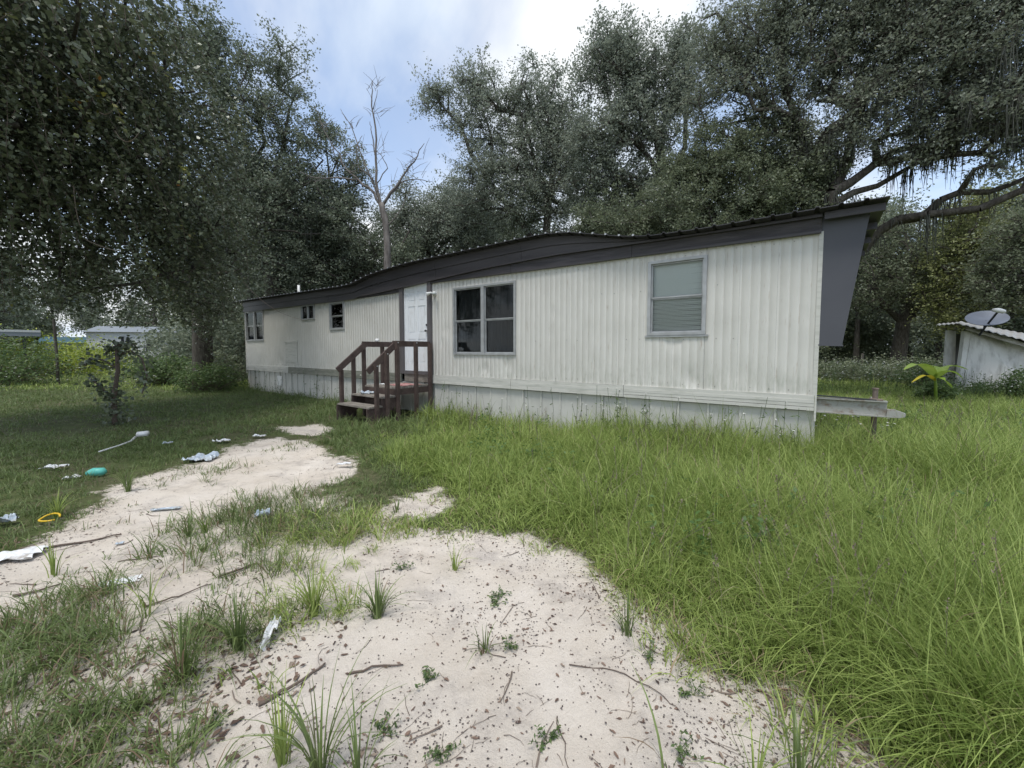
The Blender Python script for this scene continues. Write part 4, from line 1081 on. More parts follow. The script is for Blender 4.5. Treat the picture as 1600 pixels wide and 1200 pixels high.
# woods further off: three kinds, copied
protos = []
def proto_tree(seed, h, rr, lm, name, label, low=0.25):
    r_ = np.random.default_rng(seed)
    blobs = []
    for k in range(9):
        a_ = r_.uniform(0, 6.28); q_ = r_.uniform(0.1, 0.7) * rr
        blobs.append((np.array([math.cos(a_) * q_, math.sin(a_) * q_, r_.uniform(h * low, h * 0.85)]), (rr * r_.uniform(0.35, 0.55),) * 2 + (rr * r_.uniform(0.3, 0.5),)))
    tr = [(np.array([0, 0, -0.2]), 0.30), (np.array([0.05, 0, 0.5]), 0.24), (np.array([0.15, 0.1, h * 0.35]), 0.19), (np.array([0.1, 0.2, h * 0.62]), 0.13)]
    return make_tree(name, label, (0, 0, 0), blobs, 260, 70, (0.26, 0.14), tr, seed, lm=lm, spread=0.95, tip_r=0.022, twig=False, group='trees of the woods behind the yard')
WL = ['dense dark green tree in the woods beyond the yard', 'tall grey-green tree in the woods beyond the yard', 'olive-green bushy tree in the woods beyond the yard']
protos = [proto_tree(41, 12, 4.2, 'oak', 'woodland_tree', WL[0], 0.22), proto_tree(42, 15, 4.0, 'oak', 'woodland_tree', WL[1], 0.3), proto_tree(43, 9, 4.0, 'oak_bright', 'woodland_tree', WL[2], 0.10)]
def copy_tree(o, parent=None):
    c = o.copy(); COL.objects.link(c); c.parent = parent
    for ch in list(o.children): copy_tree(ch, c)
    return c
used = set()
WOODS = [(-30, 330, 34, 0), (40, 470, 62, 2), (250, 300, 58, 0), (330, 300, 32, 2), (395, 300, 27, 0), (450, 300, 31, 1), (520, 300, 33, 0), (590, 300, 36, 2), (650, 300, 33, 0), (720, 300, 36, 1), (800, 300, 31, 0), (880, 300, 35, 2), (950, 300, 30, 0), (1030, 300, 33, 1), (1110, 300, 27, 0), (1190, 300, 30, 2), (1270, 300, 33, 0),
         (1335, 300, 40, 1), (1375, 300, 46, 2), (1420, 300, 40, 0), (1465, 300, 36, 1), (1515, 300, 33, 0), (1570, 300, 30, 1), (1640, 300, 28, 0), (1290, 300, 44, 2), (1320, 300, 52, 0), (1345, 300, 56, 0), (1440, 300, 58, 2), (1500, 300, 50, 1), (1580, 300, 46, 2), (300, 300, 48, 1), (150, 300, 66, 1), (90, 300, 70, 0), (0, 300, 60, 1), (380, 300, 44, 1), (20, 300, 66, 2), (230, 300, 72, 2), (1700, 300, 30, 1), (-120, 300, 40, 1)]
WHERE = ['off the far left edge behind the tall weeds', 'far left beyond the carport', 'behind the vine-covered trunk, far back', 'close behind the vine-covered trunk', 'behind the left end of the roof', 'left of the roof vent pipe', 'between the vent pipe and the dead tree', 'behind the dead tree',
         'just right of the dead tree', 'in the gap left of the tall silvery oak', 'behind the trunk of the tall silvery oak', 'behind the highest bow of the roof', 'behind the dip in the roof line', 'behind the forked leaning oak', 'behind the dense low crown', 'behind the roof left of the grey end panel', 'directly behind the grey end panel',
         'left of the forked dark trunk in the clearing', 'in the second row behind the weed thicket', 'right behind the forked dark trunk', 'between the forked trunk and the shed', 'behind the leaning shed doorway', 'behind the satellite dish', 'at the right edge of the picture', 'low in the gap under the grey end panel', 'in the gap right of the grey end panel', 'deep in the woods above the wooden fence post', 'deep in the woods behind the forked trunk', 'deep in the woods left of the dish', 'deep in the woods right of the dish',
         'seen past the right side of the vine-covered trunk', 'above the distant white trailer', 'left of the distant blue-roofed shed', 'behind the carport roof, left part', 'behind the low bush at the home end', 'behind the carport roof, right part', 'right of the distant white trailer', 'beyond the right edge', 'beyond the left edge']
KINDS = ['dense dark green tree ', 'tall grey-green tree ', 'olive bushy tree ']
for i_, (px, _, Y, kd) in enumerate(WOODS):
    o = protos[kd] if kd not in used else copy_tree(protos[kd])
    used.add(kd)
    o['label'] = KINDS[kd] + WHERE[i_]
    q = gbase(px, Y); o.location = (q[0], q[1], 0)
    o.rotation_euler = (0, 0, random.uniform(0, 6.28))
    sc_ = random.uniform(0.85, 1.15) * (1.15 if Y > 45 else 1.0); o.scale = (sc_, sc_, sc_ * random.uniform(0.9, 1.15))

# bushes: leafy mounds
def bush(label, px, Y, rx, rz_, n_, leaf, lm, seed, name='bush', flowers=0):
    r_ = np.random.default_rng(seed); b = gbase(px, Y)
    o = thing(name, label, 'bush', tuple(b))
    T = unit(r_.normal(size=(n_ // 30, 3))) * (r_.random((n_ // 30, 1)) ** 0.4) * [rx, rx * 0.8, rz_] + [0, 0, rz_ * 0.75]
    T[:, 2] = np.abs(T[:, 2]) + 0.05
    C = np.repeat(T, 30, 0) + r_.normal(size=(len(T) * 30, 3)) * 0.14 * max(0.6, rx)
    C[:, 2] = np.abs(C[:, 2])
    V, Q = leaf_quads(C, leaf[0], leaf[1], r_, up=0.5)
    link('foliage', np_mesh('foliage', V, Q, M[lm], r_.random(len(C)) * 0.95), o)
    S = T * [0.15, 0.15, 0]; Vt, Qt = seg_tubes(S, T, np.full(len(T), 0.010), np.full(len(T), 0.004), 4)
    x = link('stems', np_mesh('stems', Vt, Qt, M['twig'], np.full(len(Qt), 0.3)), o); x['kind'] = 'stuff'
    return o
bush('low dark bush against the left end of the mobile home', 345, 16.2, 1.0, 0.8, 3600, (0.10, 0.05), 'oak_bright', 51)
bush('dark undergrowth bush at the foot of the vine-covered tree', 325, 14.6, 1.1, 0.55, 3600, (0.10, 0.05), 'shrub', 52)
bush('leafy bush left of the vine-covered tree trunk', 255, 17.5, 1.5, 0.7, 3600, (0.13, 0.07), 'shrub', 53)
bush('bright yellow-green weeds in the sunlit gap far left', 75, 24, 3.6, 1.1, 6600, (0.18, 0.08), 'yellow_weed', 54)
bush('yellow-green weeds in front of the far white trailer', 150, 30, 3.2, 0.9, 4200, (0.20, 0.09), 'yellow_weed', 55)
bush('tall green weeds at the far left edge of the yard', -10, 17, 2.6, 1.0, 5400, (0.13, 0.07), 'shrub', 56)
bush('tangled weeds around the right side of the white shed', 1612, 12.0, 0.7, 0.55, 3600, (0.09, 0.045), 'shrub', 57)
bush('low weeds growing in front of the leaning white shed', 1535, 12.6, 0.9, 0.20, 2400, (0.09, 0.04), 'shrub', 58)
bush('dark weeds growing round the foot of the banana plant', 1468, 11.5, 0.5, 0.30, 2400, (0.10, 0.035), 'shrub', 49)
bush('tall weeds at the left side of the shed doorway', 1452, 14.5, 1.1, 0.55, 3000, (0.10, 0.045), 'shrub', 59)
for i_, (px_, Y_, rx_, lab_) in enumerate(((1300, 21, 1.6, 'dark weeds in the clearing just right of the home corner'), (1350, 19, 1.8, 'weed thicket in the clearing behind the drawbar'), (1405, 22, 2.2, 'weed thicket below the dark forked oak trunk'), (1470, 20, 1.8, 'weed thicket beyond the shed doorway'))):
    bush(lab_, px_, Y_, rx_, 0.42, 3600, (0.13, 0.06), 'oak_bright', 60 + i_)
for i_, (px_, Y_, lm_, lab_) in enumerate(((300, 26, 'oak', 'dark thicket filling the gap behind the vine-covered trunk'), (-20, 33, 'oak', 'dark hedge beyond the carport'), (345, 21, 'oak', 'dark thicket behind the left end of the home'))):
    bush(lab_, px_, Y_, 2.8, 1.9, 6600, (0.22, 0.11), lm_, 70 + i_)

# ------------------------------------------------------------------ far left: white trailer, carport
b = gbase(215, 40)
ft = thing('white_trailer', 'distant white trailer home glimpsed under the vine-covered tree', 'trailer', (b[0], b[1], 0), R(14))
def fbx(name, a_, c_, m_, par=ft): return MB().box(a_, c_).build(name, M[m_], par)
fbx('wall', (-4.0, 0, 0.7), (6.0, 3.6, 3.3), 'far_white'); fbx('skirting', (-3.95, 0.03, 0), (5.95, 3.5, 0.69), 'far_grey')
MB().prism([(-0.3, 3.3), (3.9, 3.3), (1.8, 3.95)], 'x', -4.2, 6.2).build('roof', M['far_grey'], ft)
for (x0, z0, x1, z1) in ((-1.2, 1.5, -0.85, 2.9), (-0.75, 1.5, -0.4, 2.9), (0.9, 1.6, 1.9, 2.6), (3.6, 1.6, 5.0, 2.6)):
    w = fbx('window', (x0, -0.06, z0), (x1, -0.002, z1), 'alu'); fbx('pane', (x0 + 0.06, -0.075, z0 + 0.06), (x1 - 0.06, -0.062, z1 - 0.06), 'curtain', w)
fbx('door', (2.2, -0.05, 0.9), (3.1, -0.003, 2.9), 'far_grey')
MB().bar((-2.0, -1.5, 1.0), (0.1, -1.5, 1.8), 0.12, 0.12).bar((0.1, -1.5, 1.8), (1.8, -1.5, 1.8), 0.12, 0.12).box((0.0, -1.6, 0), (0.12, -1.45, 1.8)).box((1.7, -1.6, 0), (1.82, -1.45, 1.8)).build('stair_rail', M['dark_metal'], ft)
fbx('landing', (0.1, -1.5, 0.7), (1.8, -0.02, 0.8), 'greywood')
b = gbase(110, 44)
bt = thing('blue_roofed_shed', 'dark low shed with a blue tarp left of the distant white trailer', 'shed', (b[0], b[1], 0), R(8))
MB().box((-3.4, 0, 0), (3.4, 3, 2.3)).build('wall', M['far_grey'], bt); MB().prism([(-0.3, 2.3), (3.3, 2.3), (1.5, 3.0)], 'x', -3.6, 3.6).build('roof', M['blue_tarp'], bt)
MB().box((-0.6, -0.03, 0), (0.4, -0.002, 2.0)).build('door', M['dark_metal'], bt)
b = gbase(5, 21)
cp = thing('carport', 'flat carport roof with pale edge at the far left of the picture', 'carport', (b[0], b[1], 0), R(50))
MB().box((-4, 0, 2.50), (1.4, 4.5, 2.62)).build('roof', M['far_white'], cp)
MB().box((-4, 0.02, 2.28), (1.4, 0.08, 2.498)).build('fascia', M['far_grey'], cp)
for (x, y) in ((-3.8, 0.2), (0.75, 0.2), (-3.8, 4.3), (1.2, 4.3)): MB().box((x, y, 0), (x + 0.1, y + 0.1, 2.5)).build('post', M['dark_metal'], cp)
b = gbase(91, 18)
o = MB().tube([(0, 0, -0.1), (0.02, 0, 1.2), (-0.02, 0, 2.9)], [0.06, 0.05, 0.05], 8).build('bare_pole', M['bark']); o.location = b
tag(o, 'thin dark pole standing among the yellow-green weeds far left', 'pole')

# ------------------------------------------------------------------ sapling stump wrapped in vine
def vine_post():
    r_ = np.random.default_rng(81); b = gpt(180, 664); b[2] = gz1(b[0], b[1])
    Y = b[1]
    o = thing('vine_wrapped_sapling', 'short dead sapling wrapped in ivy standing in the shaded lawn', 'sapling', tuple(b))
    mb = MB(); paths = []
    def br(pts, r0, r1):
        P_ = [Vector(dpt(x_, y_, Y + dy_) - b) for x_, y_, dy_ in pts]; paths.append(P_)
        mb.tube(P_, list(np.linspace(r0, r1, len(P_))), 6, 0.1)
    br([(180, 668, 0), (178, 620, 0), (184, 580, 0), (182, 535, 0)], 0.05, 0.03)
    br([(183, 575, 0), (160, 562, 0.1), (140, 560, 0.1), (133, 572, 0)], 0.02, 0.01)
    br([(182, 555, 0), (205, 548, 0.1), (222, 560, 0.1), (230, 590, 0), (222, 615, 0)], 0.02, 0.01)
    br([(182, 540, 0), (170, 545, 0), (163, 556, 0)], 0.02, 0.01)
    br([(182, 540, 0), (200, 536, 0), (212, 540, 0)], 0.02, 0.01)
    br([(178, 625, 0), (165, 612, 0), (152, 600, 0), (140, 590, 0)], 0.02, 0.01)
    mb.build('trunk', M['twig'], o)
    C = []
    for P_ in paths:
        for i in range(len(P_) - 1):
            for k in range(36): C.append(np.array(P_[i].lerp(P_[i + 1], r_.random())) + r_.normal(size=3) * 0.075)
    for k in range(240): C.append(np.array([r_.normal() * 0.12, r_.normal() * 0.12, r_.uniform(0, 0.7)]))
    V, Q = leaf_quads(np.array(C), 0.085, 0.075, r_, up=0.2, droop=0.4)
    link('ivy_leaves', np_mesh('ivy_leaves', V, Q, M['ivy'], r_.random(len(C)) * 0.8), o)
vine_post()

# ------------------------------------------------------------------ right: shed, dish, banana plant, fence post
SY = 13.5
def sp(px, py, dy=0.0): return dpt(px, py, SY + dy)
b = gbase(1530, SY)
shed = thing('leaning_shed', 'small leaning whitewashed shed with a tin roof at the right edge', 'shed', tuple(b))
def quad_slab(name, pts, th, m_, par, back=None):
    P_ = [Vector(q_) - Vector(b) for q_ in pts]; nrm = (P_[1] - P_[0]).cross(P_[2] - P_[0]).normalized() * th
    if nrm.y < 0: nrm = -nrm
    vs = P_ + [q_ + nrm for q_ in P_]; n_ = len(P_)
    return MB().add(vs, [tuple(range(n_)), tuple(range(2 * n_ - 1, n_ - 1, -1))] + [(i, (i + 1) % n_, n_ + (i + 1) % n_, n_ + i) for i in range(n_)]).build(name, m_, par)
quad_slab('front_wall', [sp(1502, 625), sp(1518, 519), sp(1560, 521), sp(1625, 545, -0.6), sp(1625, 625, -0.6)], 0.12, M['shed'], shed)
quad_slab('door_post', [sp(1494, 622, 0.05), sp(1508, 517, 0.05), sp(1517.5, 518.5, 0.02), sp(1501.5, 624, 0.02)], 0.14, M['shed'], shed)
quad_slab('side_board', [sp(1474, 612, 0.5), sp(1481, 516, 0.5), sp(1494, 517, 0.5), sp(1491, 612, 0.5)], 0.08, M['shed'], shed)
quad_slab('back_wall', [sp(1480, 612, 2.6), sp(1484, 520, 2.6), sp(1600, 535, 2.6), sp(1600, 612, 2.6)], 0.1, M['fin'], shed)
# tin sheets: near sheet slopes right, a shorter far one caps the ridge
def tin(p0, p1, p2, p3, nr=9):
    p0, p1, p2, p3 = [Vector(q_) - Vector(b) for q_ in (p0, p1, p2, p3)]
    mb = MB(); vs = []; N_ = nr * 4
    for i in range(N_ + 1):
        f_ = i / N_; h = 0.018 * math.sin(i * math.pi / 2)
        a_ = p0.lerp(p1, f_); c_ = p3.lerp(p2, f_)
        vs += [a_ + Vector((0, 0, h)), c_ + Vector((0, 0, h)), c_ + Vector((0, 0, h - 0.012)), a_ + Vector((0, 0, h - 0.012))]
    fs = []
    for i in range(N_):
        for k in range(4): fs.append((i * 4 + k, i * 4 + (k + 1) % 4, i * 4 + 4 + (k + 1) % 4, i * 4 + 4 + k))
    return mb.add(vs, fs).build('roof_sheet', M['shed_roof'], shed)
tin(sp(1496, 505, -0.3), sp(1640, 541, -0.9), sp(1640, 528, 2.9), sp(1500, 502, 2.9), 12)
tin(sp(1463, 508, 0.0), sp(1499, 505, -0.25), sp(1500, 503, 2.8), sp(1466, 506, 2.8), 5)
MB().bar(Vector(sp(1510, 513, -0.12)) - Vector(b), Vector(sp(1640, 551, -0.75)) - Vector(b), 0.05, 0.10).build('rafter', M['shed_roof'], shed)
MB().bar(Vector(sp(1515, 511, 0.6)) - Vector(b), Vector(sp(1640, 546, 0.5)) - Vector(b), 0.05, 0.10).build('rafter', M['dark_metal'], shed)
# satellite dish
c = dpt(1542, 497, SY - 0.5)
dish = thing('satellite_dish', 'grey satellite dish on a bracket above the shed roof', 'satellite dish', tuple(c))
nrm = Vector((-0.28, -0.52, 0.80)).normalized(); ux = Vector((1, 0, 0)) - nrm * nrm.x; ux.normalize(); uy = nrm.cross(ux)
def dish_surface(off):
    vs = [Vector((0, 0, 0)) - nrm * 0.09 + nrm * off]; fs = []
    for r_i in range(1, 6):
        for k in range(32):
            a_ = 2 * math.pi * k / 32; q_ = r_i / 5
            vs.append(ux * (math.cos(a_) * 0.54 * q_) + uy * (math.sin(a_) * 0.41 * q_) + nrm * (-0.09 * (1 - q_ * q_) + off))
    for k in range(32): fs.append((0, 1 + k, 1 + (k + 1) % 32))
    for r_i in range(4):
        for k in range(32): fs.append((1 + r_i * 32 + k, 1 + (r_i + 1) * 32 + k, 1 + (r_i + 1) * 32 + (k + 1) % 32, 1 + r_i * 32 + (k + 1) % 32))
    return vs, fs
v1, f1 = dish_surface(0.008); v2, f2 = dish_surface(-0.008)
mb = MB(); mb.add(v1, f1); mb.add(v2, f2)
mb.build('reflector', M['dish'], dish, True)
foot = Vector(dpt(1530, 524, SY - 0.35)) - Vector(c)
elb = Vector(dpt(1538, 513, SY - 0.5)) - Vector(c)
MB().tube([foot, elb, -nrm * 0.10], 0.03, 8).build('mast', M['dark_metal'], dish)
lnb = Vector(dpt(1560, 486, SY - 1.0)) - Vector(c)
MB().tube([elb + Vector((0, 0, -0.0)), lnb], 0.028, 6).build('feed_arm', M['dark_metal'], dish)
MB().tube([lnb + Vector((-0.16, 0, 0.03)), lnb + Vector((0.0, 0, 0.02)), lnb + Vector((0.17, 0.0, -0.02))], [0.05, 0.075, 0.065], 10).build('receiver', M['white'], dish, True)
# banana plant
b = gbase(1462, 11.2)
ban = thing('banana_plant', 'young banana plant with bright drooping leaves before the shed', 'plant', tuple(b))
def blade_leaf(pts, wmax, m_, name, par, origin, fold=0.25):
    """long leaf along pts (world), widest in the middle"""
    P_ = [Vector(q_) - Vector(origin) for q_ in pts]
    F_ = []
    for i in range(len(P_) - 1):
        for k in range(4): F_.append(P_[i].lerp(P_[i + 1], k / 4))
    F_.append(P_[-1]); n_ = len(F_)
    for _ in range(2): F_ = [F_[0]] + [(F_[i - 1] + F_[i] * 2 + F_[i + 1]) / 4 for i in range(1, n_ - 1)] + [F_[-1]]
    vs = []
    for i, q_ in enumerate(F_):
        d_ = (F_[min(i + 1, n_ - 1)] - F_[max(i - 1, 0)]).normalized(); s_ = d_.cross(Vector((0, 0, 1)))
        s_ = s_.normalized() if s_.length > 0.05 else Vector((1, 0, 0)); u_ = s_.cross(d_)
        f_ = i / (n_ - 1); w_ = wmax * max(0.04, math.sin(math.pi * min(1, f_ ** 0.7)) ** 0.6) / 2
        vs += [q_ - s_ * w_ + u_ * (w_ * fold), q_, q_ + s_ * w_ + u_ * (w_ * fold)]
    fs = []
    for i in range(n_ - 1):
        fs += [(i * 3, i * 3 + 1, i * 3 + 4, i * 3 + 3), (i * 3 + 1, i * 3 + 2, i * 3 + 5, i * 3 + 4)]
    me = bpy.data.meshes.new(name); me.from_pydata([tuple(v) for v in vs], [], fs); me.materials.append(m_); me.polygons.foreach_set('use_smooth', [True] * len(fs))
    return link(name, me, par)
bq = lambda x_, y_, d_=0: dpt(x_, y_, 11.2 + d_)
MB().tube([Vector(bq(1462, 640)) - Vector(b), Vector(bq(1462, 600)) - Vector(b), Vector(bq(1460, 585)) - Vector(b)], [0.045, 0.035, 0.025], 8).build('stalk', M['banana'], ban, True)
for (pts, w_, m_) in (([bq(1461, 590), bq(1448, 574, -.1), bq(1432, 568, -.2), bq(1412, 578, -.3)], 0.30, 'banana'), ([bq(1461, 590), bq(1475, 576, .1), bq(1490, 571, 0), bq(1513, 578, -.1)], 0.28, 'banana'),
                      ([bq(1461, 592), bq(1478, 580, -.3), bq(1492, 582, -.4), bq(1505, 592, -.5)], 0.30, 'banana'), ([bq(1462, 596), bq(1450, 586, -.3), bq(1440, 588, -.3), bq(1424, 598, -.4)], 0.14, 'banana_yellow'),
                      ([bq(1461, 590), bq(1458, 580, .2), bq(1466, 574, .3), bq(1450, 570, .5)], 0.16, 'banana'), ([bq(1461, 590), bq(1470, 590, -.4), bq(1480, 598, -.5), bq(1488, 606, -.5)], 0.16, 'banana')):
    x = blade_leaf(pts, w_, M[m_], 'leaf', ban, b)
    if m_ == 'banana_yellow': x['label'] = 'yellowed banana leaf'
# fence line in the clearing
for i_, (px_, Y_, lab_) in enumerate(((1344, 23, 'weathered wooden fence post right of the grey end panel'), (1428, 24, 'thin fence post under the forked oak'), (1300, 24, 'thin fence post nearest the corner of the home'), (1470, 25, 'thin fence post left of the white shed'))):
    q = gbase(px_, Y_); hgt = 1.35 if i_ == 0 else 1.0
    o = MB().tube([(0, 0, -0.1), (0.02, 0, hgt * 0.6), (0.05, 0, hgt)], [0.08, 0.075, 0.07] if i_ == 0 else [0.04] * 3, 7).build('fence_post', M['bark']); o.location = q
    tag(o, lab_, 'fence post', 'fence posts across the clearing')

# ------------------------------------------------------------------ plants by the wall
def strap_plant(label, px, py, k, Lr, wd, seed, name='strap_leaf_plant'):
    r_ = np.random.default_rng(seed); b = gpt(px, py); b[2] = gz1(b[0], b[1])
    o = thing(name, label, 'plant', tuple(b))
    for i in range(k):
        a_ = r_.uniform(0, 6.28); L_ = r_.uniform(*Lr); d_ = np.array([math.cos(a_), math.sin(a_), 0])
        st_ = r_.uniform(0.25, 0.7); o0 = b + d_ * 0.04
        pts = [o0, o0 + d_ * L_ * 0.22 * st_ + [0, 0, L_ * 0.42], o0 + d_ * L_ * 0.62 * st_ + [0, 0, L_ * 0.62], o0 + d_ * L_ * 1.0 * st_ + [0, 0, L_ * (0.62 - 0.35 * st_)]]
        blade_leaf(pts, wd, M['lily'], 'leaf', o, b, 0.5)
    return o
strap_plant('strap-leaved lily clump below the double window', 742, 640, 26, (0.45, 0.75), 0.045, 91)
strap_plant('strap-leaved lily clump at the skirting right of the double window', 962, 672, 16, (0.45, 0.8), 0.05, 92)
strap_plant('upright strap-leaved plant beside the right-hand lily clump', 1000, 674, 8, (0.5, 0.7), 0.04, 93)
def fern(label, px, py, k, seed, L0=0.5):
    r_ = np.random.default_rng(seed); b = gpt(px, py); b[2] = gz1(b[0], b[1])
    o = thing('fern', label, 'fern', tuple(b)); C = []; A_ = []
    for i in range(k):
        a_ = r_.uniform(0, 6.28); L_ = L0 * r_.uniform(0.6, 1.2); d_ = np.array([math.cos(a_), math.sin(a_), 0]); sdv = np.array([-d_[1], d_[0], 0])
        for j in range(26):
            f_ = j / 26; p_ = d_ * L_ * f_ * 0.55 + np.array([0, 0, L_ * (1.35 * f_ - 0.65 * f_ * f_)])
            for sg in (-1, 1):
                ll = 0.11 * math.sin(math.pi * (0.15 + 0.8 * f_)); C.append(p_ + sdv * sg * ll / 2); A_.append(sdv * sg + d_ * 0.3)
    V, Q = leaf_quads(np.array(C), 0.10, 0.022, r_, up=0.8, axis=np.array(A_) * 3)
    link('fronds', np_mesh('fronds', V, Q, M['fern'], r_.random(len(C))), o)
fern('feathery fern at the foot of the right corner of the home', 1225, 712, 9, 95)
fern('feathery fern below the blinds window', 1100, 690, 7, 96, 0.42)
fern('feathery fern in front of the steel drawbar', 1330, 700, 7, 97, 0.45)
# white wildflowers on thin stems, uncountable
def wildflowers():
    r_ = np.random.default_rng(99); C = []; S = []; E = []; L = []
    def patch(px0, px1, Ylo, Yhi, n_, hlo, hhi):
        for i in range(n_):
            Y = r_.uniform(Ylo, Yhi); px = r_.uniform(px0, px1); q_ = dpt(px, 600, Y); z0 = gz1(q_[0], q_[1]); h = r_.uniform(hlo, hhi)
            lean = r_.normal(size=2) * 0.06
            s0 = np.array([q_[0], q_[1], z0]); e0 = s0 + [lean[0], lean[1], h]
            mid = (s0 + e0) / 2 + r_.normal(size=3) * 0.02
            S.append(s0); E.append(mid); S.append(mid); E.append(e0); C.append(e0)
            for k in range(5): L.append(s0 + (e0 - s0) * r_.uniform(0.2, 0.95) + r_.normal(size=3) * 0.04)
    patch(1280, 1520, 12.5, 22, 420, 0.5, 1.15); patch(1500, 1640, 10.5, 13.3, 90, 0.4, 1.0); patch(1285, 1400, 5.6, 6.6, 26, 0.35, 0.6); patch(560, 640, 10.8, 11.6, 20, 0.3, 0.6)
    patch(0, 360, 12, 22, 160, 0.4, 1.0)
    # seed-headed stalks close against the wall
    for s_ in np.concatenate([r_.uniform(0.1, 3.4, 46), r_.uniform(3.4, 7, 12), r_.uniform(9, 17, 24)]):
        q_ = hw(s_, r_.uniform(0.08, 0.45)); z0 = gz1(q_[0], q_[1]); h = r_.uniform(0.4, 0.95); e0 = np.array([q_[0] + r_.normal() * 0.08, q_[1] + r_.normal() * 0.05, z0 + h]); s0 = np.array([q_[0], q_[1], z0])
        mid = (s0 + e0) / 2 + r_.normal(size=3) * 0.02
        S.append(s0); E.append(mid); S.append(mid); E.append(e0)
        if r_.random() > 0.45: C.append(e0)
        for k in range(8): L.append(s0 + (e0 - s0) * r_.uniform(0.15, 0.95) + r_.normal(size=3) * 0.035)
    C = np.array(C); far = np.clip(np.linalg.norm(C, axis=1) / 14, 0.5, 1.3)[:, None]
    Vs, Qs = seg_tubes(np.array(S), np.array(E), np.full(len(S), 0.0035), np.full(len(S), 0.003), 3)
    Lv, Lq = leaf_quads(np.array(L), 0.075, 0.02, r_, up=0.4)
    me = np_mesh('wildflower_stems', np.concatenate([Vs, Lv]), np.concatenate([Qs, Lq + len(Vs)]), M['shrub'], r_.random(len(Qs) + len(Lq)) * 0.8)
    tag(link('wildflower_stems', me), 'thin green stems of white wildflowers among the weeds', 'wildflowers', kind='stuff')
    pet = np.repeat(C, 5, 0); ang = np.tile(np.arange(5) * 1.2566, len(C)); f2 = np.repeat(far, 5, 0)
    pet = pet + np.stack([np.cos(ang), np.sin(ang), 0 * ang], -1) * 0.016 * f2
    ax = np.stack([np.cos(ang), np.sin(ang), 0 * ang], -1) * 4
    V, Q = leaf_quads(pet, 0.034, 0.022, r_, up=1.5, axis=ax)
    tag(link('white_wildflowers', np_mesh('white_wildflowers', V, Q, M['petal'])), 'scattered small white wildflowers along the fence and wall', 'wildflowers', kind='stuff')
wildflowers()

# ------------------------------------------------------------------ grass
CTRL = [  # photo x, photo y, height, cover (0..1)
    (1500, 1000, 0.50, 1.0), (1580, 800, 0.45, 1), (1300, 850, 0.46, 1), (1450, 720, 0.40, 1), (1100, 800, 0.40, 1), (1150, 720, 0.40, 1), (950, 720, 0.38, 1), (850, 660, 0.36, 1), (900, 800, 0.30, 1), (750, 740, 0.30, 1),
    (700, 660, 0.34, 1), (640, 655, 0.28, 1), (640, 720, 0.20, 1), (570, 700, 0.15, 1), (600, 642, 0.32, 1), (560, 648, 0.24, 1), (660, 632, 0.36, 1), (480, 630, 0.13, 1), (400, 650, 0.12, 0.95), (300, 620, 0.12, 1), (200, 690, 0.10, 0.65), (80, 700, 0.10, 0.55), (120, 665, 0.08, 0.4), (30, 668, 0.08, 0.45), (260, 670, 0.09, 0.75), (50, 640, 0.12, 0.8), (120, 610, 0.12, 0.9),
    (420, 605, 0.15, 1), (1580, 640, 0.30, 1), (1400, 640, 0.25, 1), (1350, 690, 0.34, 1), (1050, 880, 0.30, 0.9), (960, 850, 0.20, 0.8), (780, 810, 0.14, 0.7), (680, 800, 0.09, 0.55), (600, 770, 0.12, 0.8), (560, 740, 0.12, 0.85), (540, 790, 0.12, 0.8),
    (1180, 960, 0.34, 1), (1330, 1060, 0.36, 1), (1500, 1180, 0.36, 0.9), (1600, 1200, 0.5, 1), (1420, 1130, 0.34, 0.9), (100, 760, 0.12, 0.45), (30, 790, 0.12, 0.4), (250, 730, 0.10, 0.4), (380, 690, 0.09, 0.4), (1100, 960, 0.2, 0.7), (-200, 1000, 0.10, 0.3), (-100, 1150, 0.10, 0.3), (-150, 850, 0.12, 0.5)]
CG = np.array([gpt(q_[0], q_[1])[:2] for q_ in CTRL]); CH = np.array([q_[2] for q_ in CTRL]); CC = np.array([q_[3] for q_ in CTRL])
def field(X, Y):
    w = 1 / (((X[:, None] - CG[None, :, 0]) ** 2 + (Y[:, None] - CG[None, :, 1]) ** 2) / (0.02 + 0.03 * (CG[None, :, 1] ** 2)) + 0.05) ** 1.5
    return (w * CH).sum(1) / w.sum(1), (w * CC).sum(1) / w.sum(1)
TUFTS_IN_SAND = [  # photo x, y, radius m, weight, height
    (450, 812, 0.75, 1.6, 0.17), (395, 842, 0.45, 1.4, 0.15), (510, 825, 0.45, 1.5, 0.16), (470, 790, 0.5, 1.4, 0.16), (330, 740, 0.5, 0.45, 0.12), (200, 745, 0.4, 0.6, 0.14), (110, 800, 0.35, 0.8, 0.13), (60, 830, 0.3, 0.9, 0.12), (160, 790, 0.25, 0.5, 0.1),
    (60, 985, 0.42, 1.4, 0.17), (130, 1010, 0.28, 1.2, 0.15), (10, 1060, 0.34, 1.3, 0.15), (200, 1060, 0.18, 0.30, 0.13), (300, 1010, 0.26, 0.9, 0.14), (350, 965, 0.13, 0.35, 0.14), (240, 1060, 0.26, 0.8, 0.13), (150, 1120, 0.32, 0.9, 0.14), (40, 1180, 0.32, 0.9, 0.14), (260, 1110, 0.16, 0.22, 0.12),
    (450, 970, 0.2, 0.6, 0.14), (540, 950, 0.16, 0.30, 0.13), (640, 820, 0.2, 0.7, 0.1), (735, 820, 0.25, 0.5, 0.1), (1000, 930, 0.2, 0.5, 0.16), (1090, 1010, 0.2, 0.4, 0.16), (1240, 1120, 0.2, 0.35, 0.2), (500, 905, 0.2, 0.2, 0.1), (450, 700, 0.3, 0.5, 0.1), (200, 1190, 0.26, 0.6, 0.13)]
TG = np.array([gpt(q_[0], q_[1])[:2] for q_ in TUFTS_IN_SAND])
HROOT = None
